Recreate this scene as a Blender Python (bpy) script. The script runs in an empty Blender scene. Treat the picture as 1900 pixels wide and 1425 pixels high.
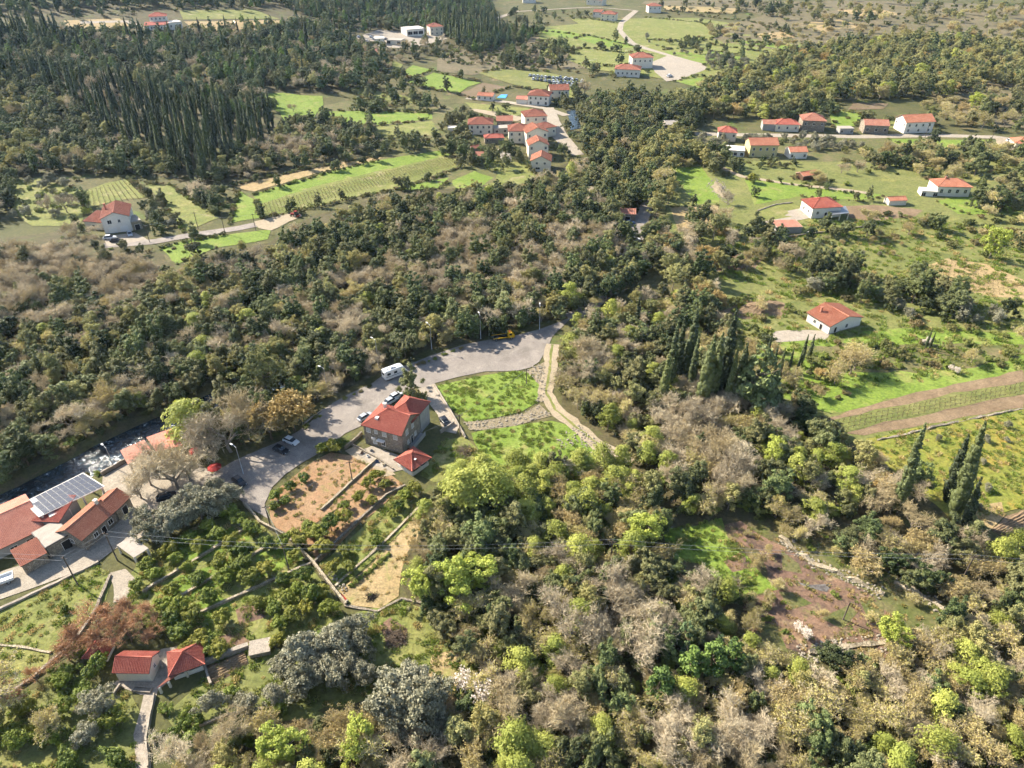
import bpy, bmesh, math, random
import numpy as np
from mathutils import Vector, Matrix
from mathutils.geometry import tessellate_polygon

R = math.radians
random.seed(7)
rng = np.random.default_rng(11)
scene = bpy.context.scene
C = scene.collection

# ------------------------------------------------------------------ camera
CAM_H, PITCH, FPX, CX, CY = 110.0, R(35), 1319.0, 950.0, 712.5
cam_d = bpy.data.cameras.new('camera'); cam = bpy.data.objects.new('camera', cam_d); C.objects.link(cam)
cam.location = (0, 0, CAM_H); cam.rotation_euler = (R(90) - PITCH, 0, 0)
cam_d.sensor_width = 36; cam_d.lens = 36 * FPX / 1900; cam_d.clip_start = 1; cam_d.clip_end = 9000
scene.camera = cam
# ------------------------------------------------------------------ light
SUN_EL = R(35); SUN_H = Vector((0.86, -0.51)).normalized()      # shadows fall to the right and towards the viewer
w = bpy.data.worlds.new('World'); scene.world = w; w.use_nodes = True
nt = w.node_tree; sky = nt.nodes.new('ShaderNodeTexSky'); sky.sky_type = 'NISHITA'; sky.sun_disc = False
sky.sun_elevation = SUN_EL; sky.sun_rotation = math.atan2(-SUN_H.x, -SUN_H.y); sky.air_density = 1.0; sky.dust_density = 1.0
bg = nt.nodes['Background']; nt.links.new(sky.outputs[0], bg.inputs[0]); bg.inputs[1].default_value = 0.1
sl = bpy.data.lights.new('sun', 'SUN'); sl.energy = 5.0; sl.angle = R(0.5); sl.color = (1, .92, .79)
sun = bpy.data.objects.new('sun', sl); C.objects.link(sun)
sun.rotation_euler = Vector((SUN_H.x * math.cos(SUN_EL), SUN_H.y * math.cos(SUN_EL), -math.sin(SUN_EL))).to_track_quat('-Z', 'Y').to_euler()
vs = scene.view_settings; vs.view_transform = 'Standard'; vs.look = 'None'; vs.exposure = 1.5; vs.gamma = 1; vs.use_curve_mapping = False
scene.cycles.max_bounces = 3; scene.cycles.transparent_max_bounces = 3; scene.cycles.use_denoising = True
scene.cycles.volume_bounces = 0; scene.cycles.use_adaptive_sampling = True; scene.cycles.adaptive_threshold = .045

# ------------------------------------------------------------------ terrain
def sst(a, b, v):
    t = np.clip((v - a) / (b - a), 0, 1); return t * t * (3 - 2 * t)
RIV = []                                  # river centre line, world xy
def flat(px, py, z=0.0):
    a = (px - CX) / FPX; b = (CY - py) / FPX
    dy = math.cos(PITCH) + b * math.sin(PITCH); dz = -math.sin(PITCH) + b * math.cos(PITCH)
    t = (z - CAM_H) / dz
    return (a * t, dy * t)
for q in ((-140, 1000), (-60, 962), (25, 925), (110, 882), (190, 838), (270, 800), (345, 768), (430, 728), (520, 690)):
    RIV.append(flat(*q))
def seg_dist(X, Y, pts):
    d = np.full(np.shape(X), 1e9)
    for (ax, ay), (bx, by) in zip(pts[:-1], pts[1:]):
        L2 = (bx - ax) ** 2 + (by - ay) ** 2
        t = np.clip(((X - ax) * (bx - ax) + (Y - ay) * (by - ay)) / L2, 0, 1)
        d = np.minimum(d, np.hypot(X - ax - t * (bx - ax), Y - ay - t * (by - ay)))
    return d
def hgt(X, Y):
    X = np.asarray(X, float); Y = np.asarray(Y, float)
    h = 0.7 * np.sin(X * .031 + 1.1) * np.cos(Y * .027 + .4) + .45 * np.sin(X * .012 - Y * .043)
    h = h * sst(60, 140, Y)
    h = h + 44 * sst(330, 900, Y - .25 * X) * sst(120, -330, X + .12 * Y)
    h = h + 9 * sst(1000, 2600, Y)
    return h - 3.0 * (1 - sst(3.0, 7.5, seg_dist(X, Y, RIV)))
def hz(x, y): return float(hgt(x, y))
def P(px, py, up=0.0):
    """point of the ground seen at photograph pixel (px, py)"""
    a = (px - CX) / FPX; b = (CY - py) / FPX
    dy = math.cos(PITCH) + b * math.sin(PITCH); dz = -math.sin(PITCH) + b * math.cos(PITCH)
    lo, hi = max(40.0, (CAM_H - 60) / max(-dz, .02)), min(4000.0, (CAM_H + 8) / max(-dz, .02))
    for _ in range(3):
        T = np.linspace(lo, hi, 160); below = CAM_H + T * dz <= hgt(a * T, dy * T) + up
        i = int(np.argmax(below)) if below.any() else 159
        lo, hi = T[max(0, i - 1)], T[i]
    t = float(hi)
    return Vector((a * t, dy * t, hz(a * t, dy * t)))
def proj(X, Y, Z):
    X = np.asarray(X, float); Y = np.asarray(Y, float); Z = np.asarray(Z, float) - CAM_H
    d = Y * math.cos(PITCH) - Z * math.sin(PITCH); u = Y * math.sin(PITCH) + Z * math.cos(PITCH)
    return CX + FPX * X / d, CY - FPX * u / d, d
def poly(s):
    """'x,y x,y ...' photograph pixels -> ground points"""
    return [P(*map(float, q.split(','))) for q in s.split()]
def inside(X, Y, pg):
    X = np.asarray(X); Y = np.asarray(Y); r = np.zeros(X.shape, bool); n = len(pg)
    for i in range(n):
        x0, y0 = pg[i][0], pg[i][1]; x1, y1 = pg[i - 1][0], pg[i - 1][1]
        if y0 == y1: continue
        c = ((y0 > Y) != (y1 > Y)) & (X < (x1 - x0) * (Y - y0) / (y1 - y0) + x0)
        r ^= c
    return r

# ------------------------------------------------------------------ helpers
def tag(o, label=None, cat=None, group=None, kind=None):
    if label: o['label'] = label
    if cat: o['category'] = cat
    if group: o['group'] = group
    if kind: o['kind'] = kind
    return o
def link(name, data, parent=None):
    o = bpy.data.objects.new(name, data); C.objects.link(o)
    if parent: o.parent = parent
    return o
def empty(name, loc=(0, 0, 0), rz=0, s=1):
    o = link(name, None); o.location = loc; o.rotation_euler = (0, 0, rz); o.scale = (s, s, s); o.empty_display_size = .3
    return o
class MB:
    """collects faces with material slots, builds one mesh"""
    def __init__(self): self.v = []; self.f = []; self.m = []; self.s = []
    def face(self, pts, m=0, smooth=False):
        n = len(self.v); self.v += [tuple(p) for p in pts]; self.f.append(tuple(range(n, n + len(pts)))); self.m.append(m); self.s.append(smooth)
    def box(self, x0, x1, y0, y1, z0, z1, m=0, taper=0):
        t = taper
        a = [(x0, y0, z0), (x1, y0, z0), (x1, y1, z0), (x0, y1, z0), (x0 + t, y0 + t, z1), (x1 - t, y0 + t, z1), (x1 - t, y1 - t, z1), (x0 + t, y1 - t, z1)]
        n = len(self.v); self.v += a
        for q in ((0, 3, 2, 1), (4, 5, 6, 7), (0, 1, 5, 4), (1, 2, 6, 5), (2, 3, 7, 6), (3, 0, 4, 7)):
            self.f.append(tuple(n + i for i in q)); self.m.append(m); self.s.append(False)
    def tube(self, pts, rad, k=6, m=0, cap=True, smooth=True):
        pts = [Vector(p) for p in pts]; n0 = len(self.v)
        for i, p in enumerate(pts):
            d = (pts[min(i + 1, len(pts) - 1)] - pts[max(i - 1, 0)]).normalized()
            u = d.cross(Vector((0, 0, 1)) if abs(d.z) < .9 else Vector((1, 0, 0))).normalized(); q = d.cross(u)
            r = rad[i] if hasattr(rad, '__len__') else rad
            for j in range(k):
                a = 2 * math.pi * j / k; self.v.append(tuple(p + (u * math.cos(a) + q * math.sin(a)) * r))
        for i in range(len(pts) - 1):
            for j in range(k):
                a = n0 + i * k + j; b = n0 + i * k + (j + 1) % k
                self.f.append((a, b, b + k, a + k)); self.m.append(m); self.s.append(smooth)
        if cap:
            self.f.append(tuple(n0 + j for j in range(k))); self.m.append(m); self.s.append(False)
            e = n0 + (len(pts) - 1) * k; self.f.append(tuple(e + k - 1 - j for j in range(k))); self.m.append(m); self.s.append(False)
    def mesh(self, name, mats):
        me = bpy.data.meshes.new(name); me.from_pydata(self.v, [], self.f)
        for m in (mats if isinstance(mats, (list, tuple)) else [mats]): me.materials.append(m)
        me.polygons.foreach_set('material_index', self.m); me.polygons.foreach_set('use_smooth', self.s)
        me.update(); return me
    def build(self, name, mats, parent=None): return link(name, self.mesh(name, mats), parent)

# ------------------------------------------------------------------ materials
def lin(c):
    """'8a7f60' sRGB hex -> linear rgba"""
    v = [int(c[i:i + 2], 16) / 255 for i in (0, 2, 4)]
    return tuple(x / 12.92 if x <= .04045 else ((x + .055) / 1.055) ** 2.4 for x in v) + (1,)
def dim(hx, k): return tuple(v * k for v in lin(hx)[:3]) + (1,)
class NT:
    def __init__(self, name):
        self.mat = bpy.data.materials.new(name); self.mat.use_nodes = True; self.t = self.mat.node_tree
        self.b = self.t.nodes['Principled BSDF']; self.b.inputs['Roughness'].default_value = .9; self.b.inputs['Specular IOR Level'].default_value = .2
        self.out = self.t.nodes['Material Output']
    def n(self, typ, **kw):
        x = self.t.nodes.new(typ)
        for k, v in kw.items():
            if k.startswith('i_'):
                key = k[2:]; x.inputs[int(key) if key.isdigit() else key.replace('_', ' ')].default_value = v
            else: setattr(x, k, v)
        return x
    def l(self, a, b): self.t.links.new(a, b)
    def coord(self): 
        if not hasattr(self, '_c'): self._c = self.n('ShaderNodeTexCoord').outputs['Object']
        return self._c
    def noise(self, scale, detail=3, rough=.6, dist=0, vec=None):
        x = self.n('ShaderNodeTexNoise'); x.inputs['Scale'].default_value = scale; x.inputs['Detail'].default_value = detail
        x.inputs['Roughness'].default_value = rough; x.inputs['Distortion'].default_value = dist
        self.l(vec or self.coord(), x.inputs['Vector']); return x.outputs['Fac']
    def ramp(self, fac, stops):
        x = self.n('ShaderNodeValToRGB'); e = x.color_ramp.elements
        while len(e) < len(stops): e.new(.5)
        for k, (p, c) in zip(e, stops): k.position = p; k.color = c if len(c) == 4 else tuple(c) + (1,)
        self.l(fac, x.inputs[0]); return x.outputs[0]
    def mix(self, fac, a, b, mode='MIX'):
        x = self.n('ShaderNodeMix', data_type='RGBA', blend_type=mode)
        for s, v in ((x.inputs['Factor'], fac), (x.inputs['A'], a), (x.inputs['B'], b)):
            if hasattr(v, 'is_linked'): self.l(v, s)
            else: s.default_value = v
        return x.outputs['Result']
    def math(self, op, a, b=0.0):
        x = self.n('ShaderNodeMath', operation=op)
        for s, v in ((x.inputs[0], a), (x.inputs[1], b)):
            if hasattr(v, 'is_linked'): self.l(v, s)
            else: s.default_value = v
        return x.outputs[0]
    def bump(self, fac, strength=.5, dist=.1):
        x = self.n('ShaderNodeBump'); x.inputs['Strength'].default_value = strength; x.inputs['Distance'].default_value = dist
        self.l(fac, x.inputs['Height']); self.l(x.outputs[0], self.b.inputs['Normal'])
    def color(self, c): self.l(c, self.b.inputs['Base Color'])
W1, B1 = (1, 1, 1, 1), (0, 0, 0, 1)
def soil(name, cols, big=.05, mid=.35, fine=2.6, bump=.25, spots=None):
    """cols: three hex tones mixed by three octaves of noise; spots: (hex, scale, threshold)"""
    m = NT(name); a, b, c = [dim(x, .78) for x in cols]
    col = m.mix(m.ramp(m.noise(big, 4, .6, .6), [(.36, B1), (.64, W1)]), a, b)
    col = m.mix(m.ramp(m.noise(mid, 5, .7, .25), [(.36, B1), (.7, W1)]), col, c)
    if spots:
        for hx, sc, th in spots:
            col = m.mix(m.ramp(m.noise(sc, 5, .7, .5), [(th - .03, B1), (th + .12, W1)]), col, dim(hx, .78))
    f = m.noise(fine, 4, .75)
    col = m.mix(1.0, col, m.ramp(f, [(.25, (.5, .5, .5)), (.5, (1, 1, 1)), (.78, (1.5, 1.5, 1.42))]), 'MULTIPLY')
    m.color(col); m.bump(f, bump, .25); return m.mat
def plain(name, hx, rough=.7, var=.25, scale=1.5, metal=0.0, spec=.3, bump=0):
    m = NT(name); f = m.noise(scale, 4, .7); c = lin(hx)
    m.color(m.mix(m.ramp(f, [(.3, B1), (.7, W1)]), tuple(v * (1 - var) for v in c[:3]) + (1,), tuple(min(1, v * (1 + var * .6)) for v in c[:3]) + (1,)))
    m.b.inputs['Roughness'].default_value = rough; m.b.inputs['Metallic'].default_value = metal; m.b.inputs['Specular IOR Level'].default_value = spec
    if bump: m.bump(f, bump, .05)
    return m.mat
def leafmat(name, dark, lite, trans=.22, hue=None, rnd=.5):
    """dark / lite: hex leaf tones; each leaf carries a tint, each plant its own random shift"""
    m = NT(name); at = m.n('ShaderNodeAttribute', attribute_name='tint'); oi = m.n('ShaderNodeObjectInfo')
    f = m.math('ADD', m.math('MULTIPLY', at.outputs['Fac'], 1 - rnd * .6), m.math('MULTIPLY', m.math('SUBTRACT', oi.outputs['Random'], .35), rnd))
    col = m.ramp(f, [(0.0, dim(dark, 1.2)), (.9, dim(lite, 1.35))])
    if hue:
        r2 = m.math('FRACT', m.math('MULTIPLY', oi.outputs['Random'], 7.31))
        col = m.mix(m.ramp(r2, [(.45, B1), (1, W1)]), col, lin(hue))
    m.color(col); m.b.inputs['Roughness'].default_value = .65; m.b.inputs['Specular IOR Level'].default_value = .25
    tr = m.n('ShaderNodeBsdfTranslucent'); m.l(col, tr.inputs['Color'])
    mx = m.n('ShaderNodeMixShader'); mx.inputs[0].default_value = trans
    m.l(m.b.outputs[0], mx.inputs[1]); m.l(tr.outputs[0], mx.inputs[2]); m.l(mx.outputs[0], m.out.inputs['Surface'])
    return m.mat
# ------------------------------------------------------------------ ground sheet
M = {}
M['ground'] = soil('ground_scrub', ('5d5c35', '716846', '4c4f2a'), .02, .12, 1.2, .5, [('857455', .06, .6), ('5f7a2c', .045, .62)])
M['wood_floor'] = soil('wood_floor', ('5a5236', '6b6046', '4c4a2c'), .05, .3, 1.5, .5, [('626a34', .12, .58), ('7d7050', .2, .62)])
M['scrub'] = soil('scrub', ('6b6840', '7d7150', '56602f'), .03, .2, 1.4, .5, [('8a7a5c', .07, .6)])
M['heath'] = soil('heath', ('74694e', '807258', '646044'), .012, .07, .5, .5, [('a08a6e', .02, .66), ('68703c', .016, .63)])
M['meadow'] = soil('meadow', ('767a42', '878350', '686f3a'), .03, .16, 1.1, .6, [('97904f', .06, .62)])
M['lush'] = soil('lush_grass', ('758a34', '879644', '6a8030'), .06, .3, 1.3, .8, [('948f54', .12, .58)])
M['pasture'] = soil('pasture', ('7a8140', '8e8a50', '6c733a'), .05, .25, 1.6, .7, [('a0946a', .12, .58), ('627434', .2, .6)])
M['yellow'] = soil('yellow_meadow', ('86883e', '98883e', '747f32'), .06, .28, 1.2, .8, [('a68a40', .18, .58), ('5f7028', .25, .62)])
M['straw'] = soil('dry_straw', ('a98f66', 'b89f76', '94845a'), .08, .4, 2.2, .5, [('808a42', .14, .6)])
M['red_soil'] = soil('red_soil', ('a07654', 'b09070', '947c5a'), .09, .5, 2.5, .5, [('8c8a4a', .25, .64)])
M['dirt'] = soil('brown_dirt', ('8a7258', '9a8468', '78664e'), .06, .4, 2.2, .6)
M['burnt'] = soil('burnt_soil', ('7d6252', '94765f', '645244'), .06, .3, 1.8, .6, [('423b38', .13, .56), ('a08c68', .25, .6), ('75793c', .16, .6), ('5a4a40', .5, .58)])
M['ash'] = soil('white_ash', ('8f8a86', '6f6a66', '4e4844'), .2, .8, 3, .4)
M['track'] = soil('dirt_track', ('b5a48a', 'a99880', '9a8d74'), .1, .7, 3, .4)
M['rubble'] = soil('rubble_bed', ('a89880', '94866e', '84795c'), .15, .8, 3, .8)
M['asphalt'] = soil('old_asphalt', ('938a80', 'a0968b', '847b73'), .05, .25, 5, .08, [('7c746b', .09, .56), ('aaa094', .2, .6), ('6e665f', .5, .64)])
M['paving'] = soil('paving', ('a99d8b', 'b5a998', '958a7a'), .15, .9, 4, .15)
M['concrete'] = soil('concrete', ('aa9e8e', 'b6aa9a', '958a7a'), .15, .9, 4, .12)
M['tan_vines'] = soil('tan_plot', ('b39a72', 'a38f66', '94885a'), .06, .3, 1.2, .5)
M['plot'] = soil('bare_plot', ('7a6550', '84705c', '6f6444'), .05, .3, 1.2, .5)

ys = list(np.arange(20, 440, 3.)) + list(np.arange(440, 1100, 10.)) + list(np.arange(1100, 5001, 130.))
xs0 = list(np.arange(0, 260, 3.)) + list(np.arange(260, 760, 10.)) + list(np.arange(760, 4001, 135.))
xs = [-v for v in xs0[:0:-1]] + xs0
XX, YY = np.meshgrid(np.array(xs), np.array(ys)); ZZ = hgt(XX, YY)
nx, ny = len(xs), len(ys)
me = bpy.data.meshes.new('ground')
idx = np.arange(nx * ny).reshape(ny, nx)
F = np.stack([idx[:-1, :-1], idx[:-1, 1:], idx[1:, 1:], idx[1:, :-1]], -1).reshape(-1, 4)
me.from_pydata(np.stack([XX, YY, ZZ], -1).reshape(-1, 3).tolist(), [], F.tolist()); me.materials.append(M['ground'])
me.polygons.foreach_set('use_smooth', np.ones(len(F), bool)); me.update()
tag(link('ground', me), kind='structure')

AVOID = []          # ground polygons where no tree may stand
def rough_edge(pg, amp, step):
    out = []; n = len(pg)
    for i in range(n):
        a = pg[i]; b = pg[(i + 1) % n]; k = max(1, int((b - a).length / step))
        for j in range(k):
            q = a.lerp(b, j / k)
            out.append(Vector((q.x + random.uniform(-amp, amp), q.y + random.uniform(-amp, amp), 0)))
    return out
def sheet(name, pg, mat, level=1, amp=.35, step=3.0, parent=None, kind='structure', avoid=False, up=0.0):
    """a ground cover laid over the terrain inside polygon pg"""
    far = sum(p.y for p in pg) / len(pg)
    if far > 420: amp, step = amp * 2.5, step * 3
    e = rough_edge(pg, amp, step) if amp else [Vector((p.x, p.y, 0)) for p in pg]
    bm = bmesh.new(); vs_ = [bm.verts.new(p) for p in e]
    for t in tessellate_polygon([e]):
        try: bm.faces.new([vs_[i] for i in t])
        except ValueError: pass
    x0 = min(p.x for p in e); x1 = max(p.x for p in e); y0 = min(p.y for p in e); y1 = max(p.y for p in e)
    g = 4.0 if far < 420 else 12.0
    for ax, lo, hi in ((0, x0, x1), (1, y0, y1)):
        for c in np.arange(math.floor(lo / g) * g + g, hi, g):
            co = [0, 0, 0]; no = [0, 0, 0]; co[ax] = c; no[ax] = 1
            bmesh.ops.bisect_plane(bm, geom=bm.verts[:] + bm.edges[:] + bm.faces[:], plane_co=co, plane_no=no, dist=1e-5)
    off = .02 + .012 * level + .0003 * far + up
    V = np.array([v.co[:] for v in bm.verts]); Z = hgt(V[:, 0], V[:, 1]) + off
    for v, z in zip(bm.verts, Z): v.co.z = z
    bmesh.ops.recalc_face_normals(bm, faces=bm.faces[:])
    if sum(f.normal.z for f in bm.faces) < 0: bmesh.ops.reverse_faces(bm, faces=bm.faces[:])
    for f in bm.faces: f.smooth = True
    me = bpy.data.meshes.new(name); bm.to_mesh(me); bm.free(); me.materials.append(mat)
    o = link(name, me, parent)
    if not parent: tag(o, kind=kind)
    if avoid: AVOID.append(pg)
    return o
def ribbon(line, wid):
    """polygon of a strip along a px polyline; wid metres (number or per point list)"""
    p = [P(*map(float, q.split(','))) for q in line.split()]
    return ribbon_w(p, wid)
def ribbon_w(p, wid):
    L, Rr = [], []
    for i in range(len(p)):
        d = (p[min(i + 1, len(p) - 1)] - p[max(i - 1, 0)]); d.z = 0; d.normalize(); nn = Vector((-d.y, d.x, 0))
        ww = wid[i] if hasattr(wid, '__len__') else wid
        L.append(p[i] + nn * ww / 2); Rr.append(p[i] - nn * ww / 2)
    return L + Rr[::-1]

# --- broad covers
sheet('wood_ground', poly('0,440 120,430 300,470 330,495 400,470 500,450 560,410 740,355 870,350 985,330 1090,290 1080,190 1180,175 1300,220 1240,300 1215,420 1250,470 1170,530 1100,580 1045,590 960,612 800,652 690,700 590,752 450,830 300,785 100,865 -60,930 -60,460'), M['wood_floor'], 0, 1.5, 6)
sheet('wood_ground', poly('790,950 850,885 1000,875 1130,850 1050,770 1035,700 1050,620 1180,560 1290,530 1345,600 1330,720 1440,740 1530,800 1640,860 1780,960 1850,1010 1900,1090 1900,1440 300,1440 400,1370 640,1310 850,1240 790,1150 745,1080 760,1010'), M['wood_floor'], 0, 1, 5)
sheet('hill_ground', poly('-60,20 480,8 900,2 930,60 800,100 730,125 640,170 460,175 520,215 590,240 640,262 700,285 420,345 260,330 150,320 30,330 -60,420'), M['wood_floor'], 0, 3, 12)
sheet('heath_ground', poly('1180,8 1390,25 1480,60 1600,75 1720,60 1960,30 1960,6 1500,2 1200,2'), M['heath'], 0, 3, 12)
sheet('heath_ground', poly('1290,60 1400,30 1900,40 1960,120 1760,150 1500,100 1330,80'), M['heath'], 1, 3, 12)
sheet('heath_ground', poly('1700,160 1960,140 1960,240 1850,240 1760,200'), M['heath'], 0, 2, 10)
sheet('scrub_ground', poly('800,110 900,80 1010,70 1100,100 1080,130 930,128 880,140 800,130'), M['heath'], 0, 2, 10)
sheet('meadow', poly('1240,300 1330,280 1480,300 1700,270 1960,280 1960,470 1700,480 1480,560 1330,540 1290,480 1240,430 1230,350'), M['meadow'], 0, 1.5, 6)
sheet('meadow', poly('1330,520 1480,560 1700,470 1960,460 1960,760 1560,830 1500,790 1440,740 1380,690 1350,620'), M['meadow'], 1, 1.2, 5)
sheet('meadow', poly('600,195 700,180 830,195 880,240 900,290 930,340 820,350 640,270'), M['scrub'], 0, 1.5, 6)
sheet('meadow', poly('840,260 900,270 960,300 1010,325 960,345 900,345 860,310'), M['pasture'], 1, 1, 5)
sheet('meadow', poly('1210,235 1330,240 1500,255 1700,250 1900,262 1900,300 1300,300 1230,290'), M['scrub'], 1, 1, 5)
sheet('valley_meadow', poly('1000,52 1150,36 1300,34 1480,72 1490,105 1400,132 1250,150 1100,126 1000,100'), M['pasture'], 1, 2, 10)
for s_ in ('1480,45 1560,38 1610,50 1520,60', '1620,62 1700,56 1740,68 1650,76', '1400,62 1450,58 1480,68 1430,76', '1560,20 1640,18 1680,26 1590,30'): sheet('dry_strip', poly(s_), M['straw'], 2, 2, 10)
# --- fields far
def field(name, s, mat, lvl=2, amp=.5, **k): return sheet(name, poly(s), M[mat], lvl, amp, 4, **k)
for s, m_ in (('463,178 522,173 597,179 600,196 577,225 528,225 519,209', 'lush'), ('590,207 700,206 802,212 802,221 691,234 600,224', 'lush'),
              ('691,236 802,224 815,250 704,256 680,246', 'pasture'), ('745,135 768,121 802,130 762,146', 'lush'), ('758,152 809,135 893,153 849,173 802,165', 'lush'),
              ('886,135 937,128 1021,135 1088,151 1071,166 1004,170 953,158', 'meadow'), ('1034,104 1081,89 1150,94 1219,104 1206,116 1139,123 1071,118', 'pasture'),
              ('1000,57 1031,55 1085,66 1064,72 1020,68', 'lush'), ('1068,72 1091,66 1166,79 1182,88 1139,90', 'lush'), ('1061,35 1088,34 1145,44 1125,60 1080,50', 'pasture'),
              ('1200,33 1299,42 1340,66 1292,79 1180,70 1160,55', 'pasture'), ('1345,76 1351,74 1491,86 1470,94', 'lush'), ('1314,83 1345,79 1468,97 1456,103 1390,98', 'pasture'),
              ('1229,94 1274,88 1384,107 1318,122 1250,106', 'lush'), ('1252,151 1299,140 1369,155 1322,171', 'lush'), ('1226,11 1377,17 1362,26 1237,20', 'tan_vines'),
              ('1539,214 1561,206 1605,214 1583,234 1548,236', 'lush'), ('1610,222 1660,224 1670,238 1600,240', 'pasture'), ('1646,258 1841,260 1843,275 1679,275', 'lush'),
              ('1570,205 1583,190 1646,193 1638,204', 'plot'), ('1500,186 1540,184 1560,195 1520,208', 'pasture'), ('849,176 896,154 947,163 879,184', 'plot'),
              ('862,190 960,200 1000,205 960,215 880,202', 'pasture'), ('1015,175 1060,160 1075,178 1050,190', 'pasture'), ('690,195 720,205 700,215 660,200', 'scrub'),
              ('672,160 800,190 790,196 660,175', 'pasture'), ('720,110 750,120 740,132 715,118', 'pasture'), ('30,335 70,330 160,355 150,420 60,420 20,390', 'pasture'),
              ('152,357 195,340 240,332 275,366 215,372 158,388', 'pasture'), ('272,341 316,344 360,370 407,404 344,430 319,404 300,373', 'pasture'),
              ('35,92 65,86 72,96 50,104', 'pasture'), ('85,95 120,88 130,96 100,104', 'pasture'), ('120,38 220,35 240,48 130,62', 'straw'), ('330,20 470,18 520,36 340,36', 'pasture'),
              ('345,40 520,38 515,55 430,62 350,58', 'straw'), ('1800,330 1900,318 1900,300 1830,300', 'meadow'), ('1735,372 1900,352 1900,400 1780,398', 'lush'),
              ('1380,330 1440,335 1640,362 1600,372 1480,365 1400,380', 'lush'), ('1240,312 1300,310 1330,345 1335,375 1290,380 1265,345', 'lush'), ('1240,385 1330,380 1340,430 1260,430', 'straw')):
    field('field', s, m_)
field('field', '470,362 600,325 700,300 822,280 859,306 735,350 600,380 483,405', 'pasture', 2)
field('field', '470,360 600,322 700,298 822,279 835,288 700,318 600,342 478,380', 'lush', 3)
field('field', '430,345 470,330 560,315 700,292 720,290 690,300 600,319 470,356', 'straw', 3)
field('field', '426,414 442,354 474,372 483,404', 'lush'); field('field', '300,461 354,444 502,426 499,445 400,460 379,470 328,490', 'lush')
field('field', '735,352 800,335 835,330 812,350 770,352', 'lush'); field('field', '838,335 880,318 915,330 890,348 845,350', 'lush')
# --- right slope
field('garden_plot', '1565,383 1620,380 1712,390 1700,402 1590,412 1570,400', 'dirt'); field('meadow', '1405,385 1470,378 1500,392 1490,405 1420,408', 'pasture')
field('dry_ground', '1697,500 1760,480 1830,490 1900,520 1900,555 1830,550 1720,520', 'straw', 2); field('earth_patch', '1310,480 1350,466 1420,478 1400,500 1330,505', 'dirt', 3)
field('earth_patch', '1340,578 1370,560 1430,556 1465,565 1455,585 1380,592', 'dirt', 3)
field('meadow', '1380,640 1500,630 1560,640 1600,615 1700,610 1900,620 1900,690 1700,730 1540,770 1450,735 1400,690', 'lush', 3, 1)
field('scrub_ground', '1480,640 1600,640 1900,640 1900,668 1700,690 1560,690 1500,670', 'scrub', 4, 1.2)
field('terrace_soil', '1504,787 1625,747 1770,713 1900,688 1900,709 1770,730 1681,749 1540,782', 'dirt', 4)
field('meadow', '1540,784 1681,751 1770,732 1900,711 1900,731 1760,760 1640,785 1566,803', 'meadow', 4)
field('terrace_soil', '1566,803 1640,785 1760,760 1900,731 1900,757 1751,782 1602,810', 'dirt', 5)
field('meadow', '1602,814 1751,785 1960,750 1960,930 1820,965 1770,965 1640,860', 'yellow', 3)
field('ploughed_field', '1838,985 1865,960 1960,915 1960,1030 1890,1008', 'dirt', 5); field('meadow', '1790,945 1860,930 1865,958 1838,985', 'straw', 4)
# --- foreground plots
field('meadow', '806,717 850,706 900,696 960,689 990,692 1003,715 998,745 970,765 920,775 865,785 830,750', 'lush', 3, .3)
field('meadow', '878,802 950,792 1020,780 1050,785 1075,800 1110,830 1125,855 1060,868 990,862 920,868 890,840', 'lush', 3, .5)
field('meadow', '800,850 826,815 860,808 890,840 920,868 860,890 800,895 780,880', 'pasture', 2, .5)
field('rubble_bank', '860,784 920,777 970,767 1000,752 1022,770 960,790 900,799 872,800', 'rubble', 4, .4); field('rubble_bank', '975,690 1010,672 1012,715 1008,748 997,745 1003,715', 'rubble', 4, .4)
field('dirt_bank', '1165,858 1120,850 1110,832 1135,838', 'track', 4, .3)
field('meadow', '440,952 462,950 520,1000 560,1040 620,1110 645,1150 600,1165 500,1195 400,1240 330,1190 240,1140 230,1090 262,1035 350,985', 'pasture', 2)
for s in ('330,1000 420,975 470,1000 360,1040', '290,1090 440,1030 470,1060 300,1130', '470,1020 540,1010 555,1040 480,1070', '330,1130 400,1100 440,1130 350,1160'): field('meadow', s, 'lush', 3, 1)
for s in ('430,1130 480,1110 500,1140 450,1165', '405,1190 440,1175 470,1195 420,1220'): field('earth_patch', s, 'burnt', 3, .8)
field('meadow', '-60,1160 0,1132 182,1048 208,1068 195,1110 130,1185 60,1235 -60,1310', 'pasture', 2); field('meadow', '-60,1215 0,1195 90,1210 80,1250 -60,1290', 'pasture', 3)
field('red_plot', '500,962 505,912 560,872 615,838 650,846 722,872 690,903 600,962 545,1002 512,988', 'red_soil', 3); field('red_plot', '552,1002 602,966 722,876 752,902 640,1002 592,1046', 'red_soil', 2)
field('dry_plot', '592,1048 640,1004 752,904 795,935 770,968 660,1070 630,1092', 'pasture', 2); field('dry_plot', '632,1094 660,1072 788,945 770,1000 748,1060 742,1105 700,1132 652,1124', 'straw', 3)
field('meadow', '655,1140 742,1112 785,1130 805,1170 860,1210 900,1250 850,1290 760,1250 690,1195', 'pasture', 2); field('meadow', '800,1215 860,1205 850,1300 830,1360 790,1280', 'straw', 3)
field('earth_patch', '700,1158 725,1150 752,1165 748,1192 715,1195', 'burnt', 4, .5)
field('burnt_ground', '1325,975 1380,962 1420,985 1470,1020 1530,1060 1600,1100 1640,1130 1705,1180 1650,1205 1560,1228 1480,1222 1395,1185 1375,1140 1430,1095 1400,1030', 'burnt', 3, 1.6)
field('scrub_ground', '1440,985 1520,1000 1640,1060 1800,1150 1780,1190 1700,1180 1600,1100 1530,1060 1470,1020', 'scrub', 2, .7)
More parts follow.
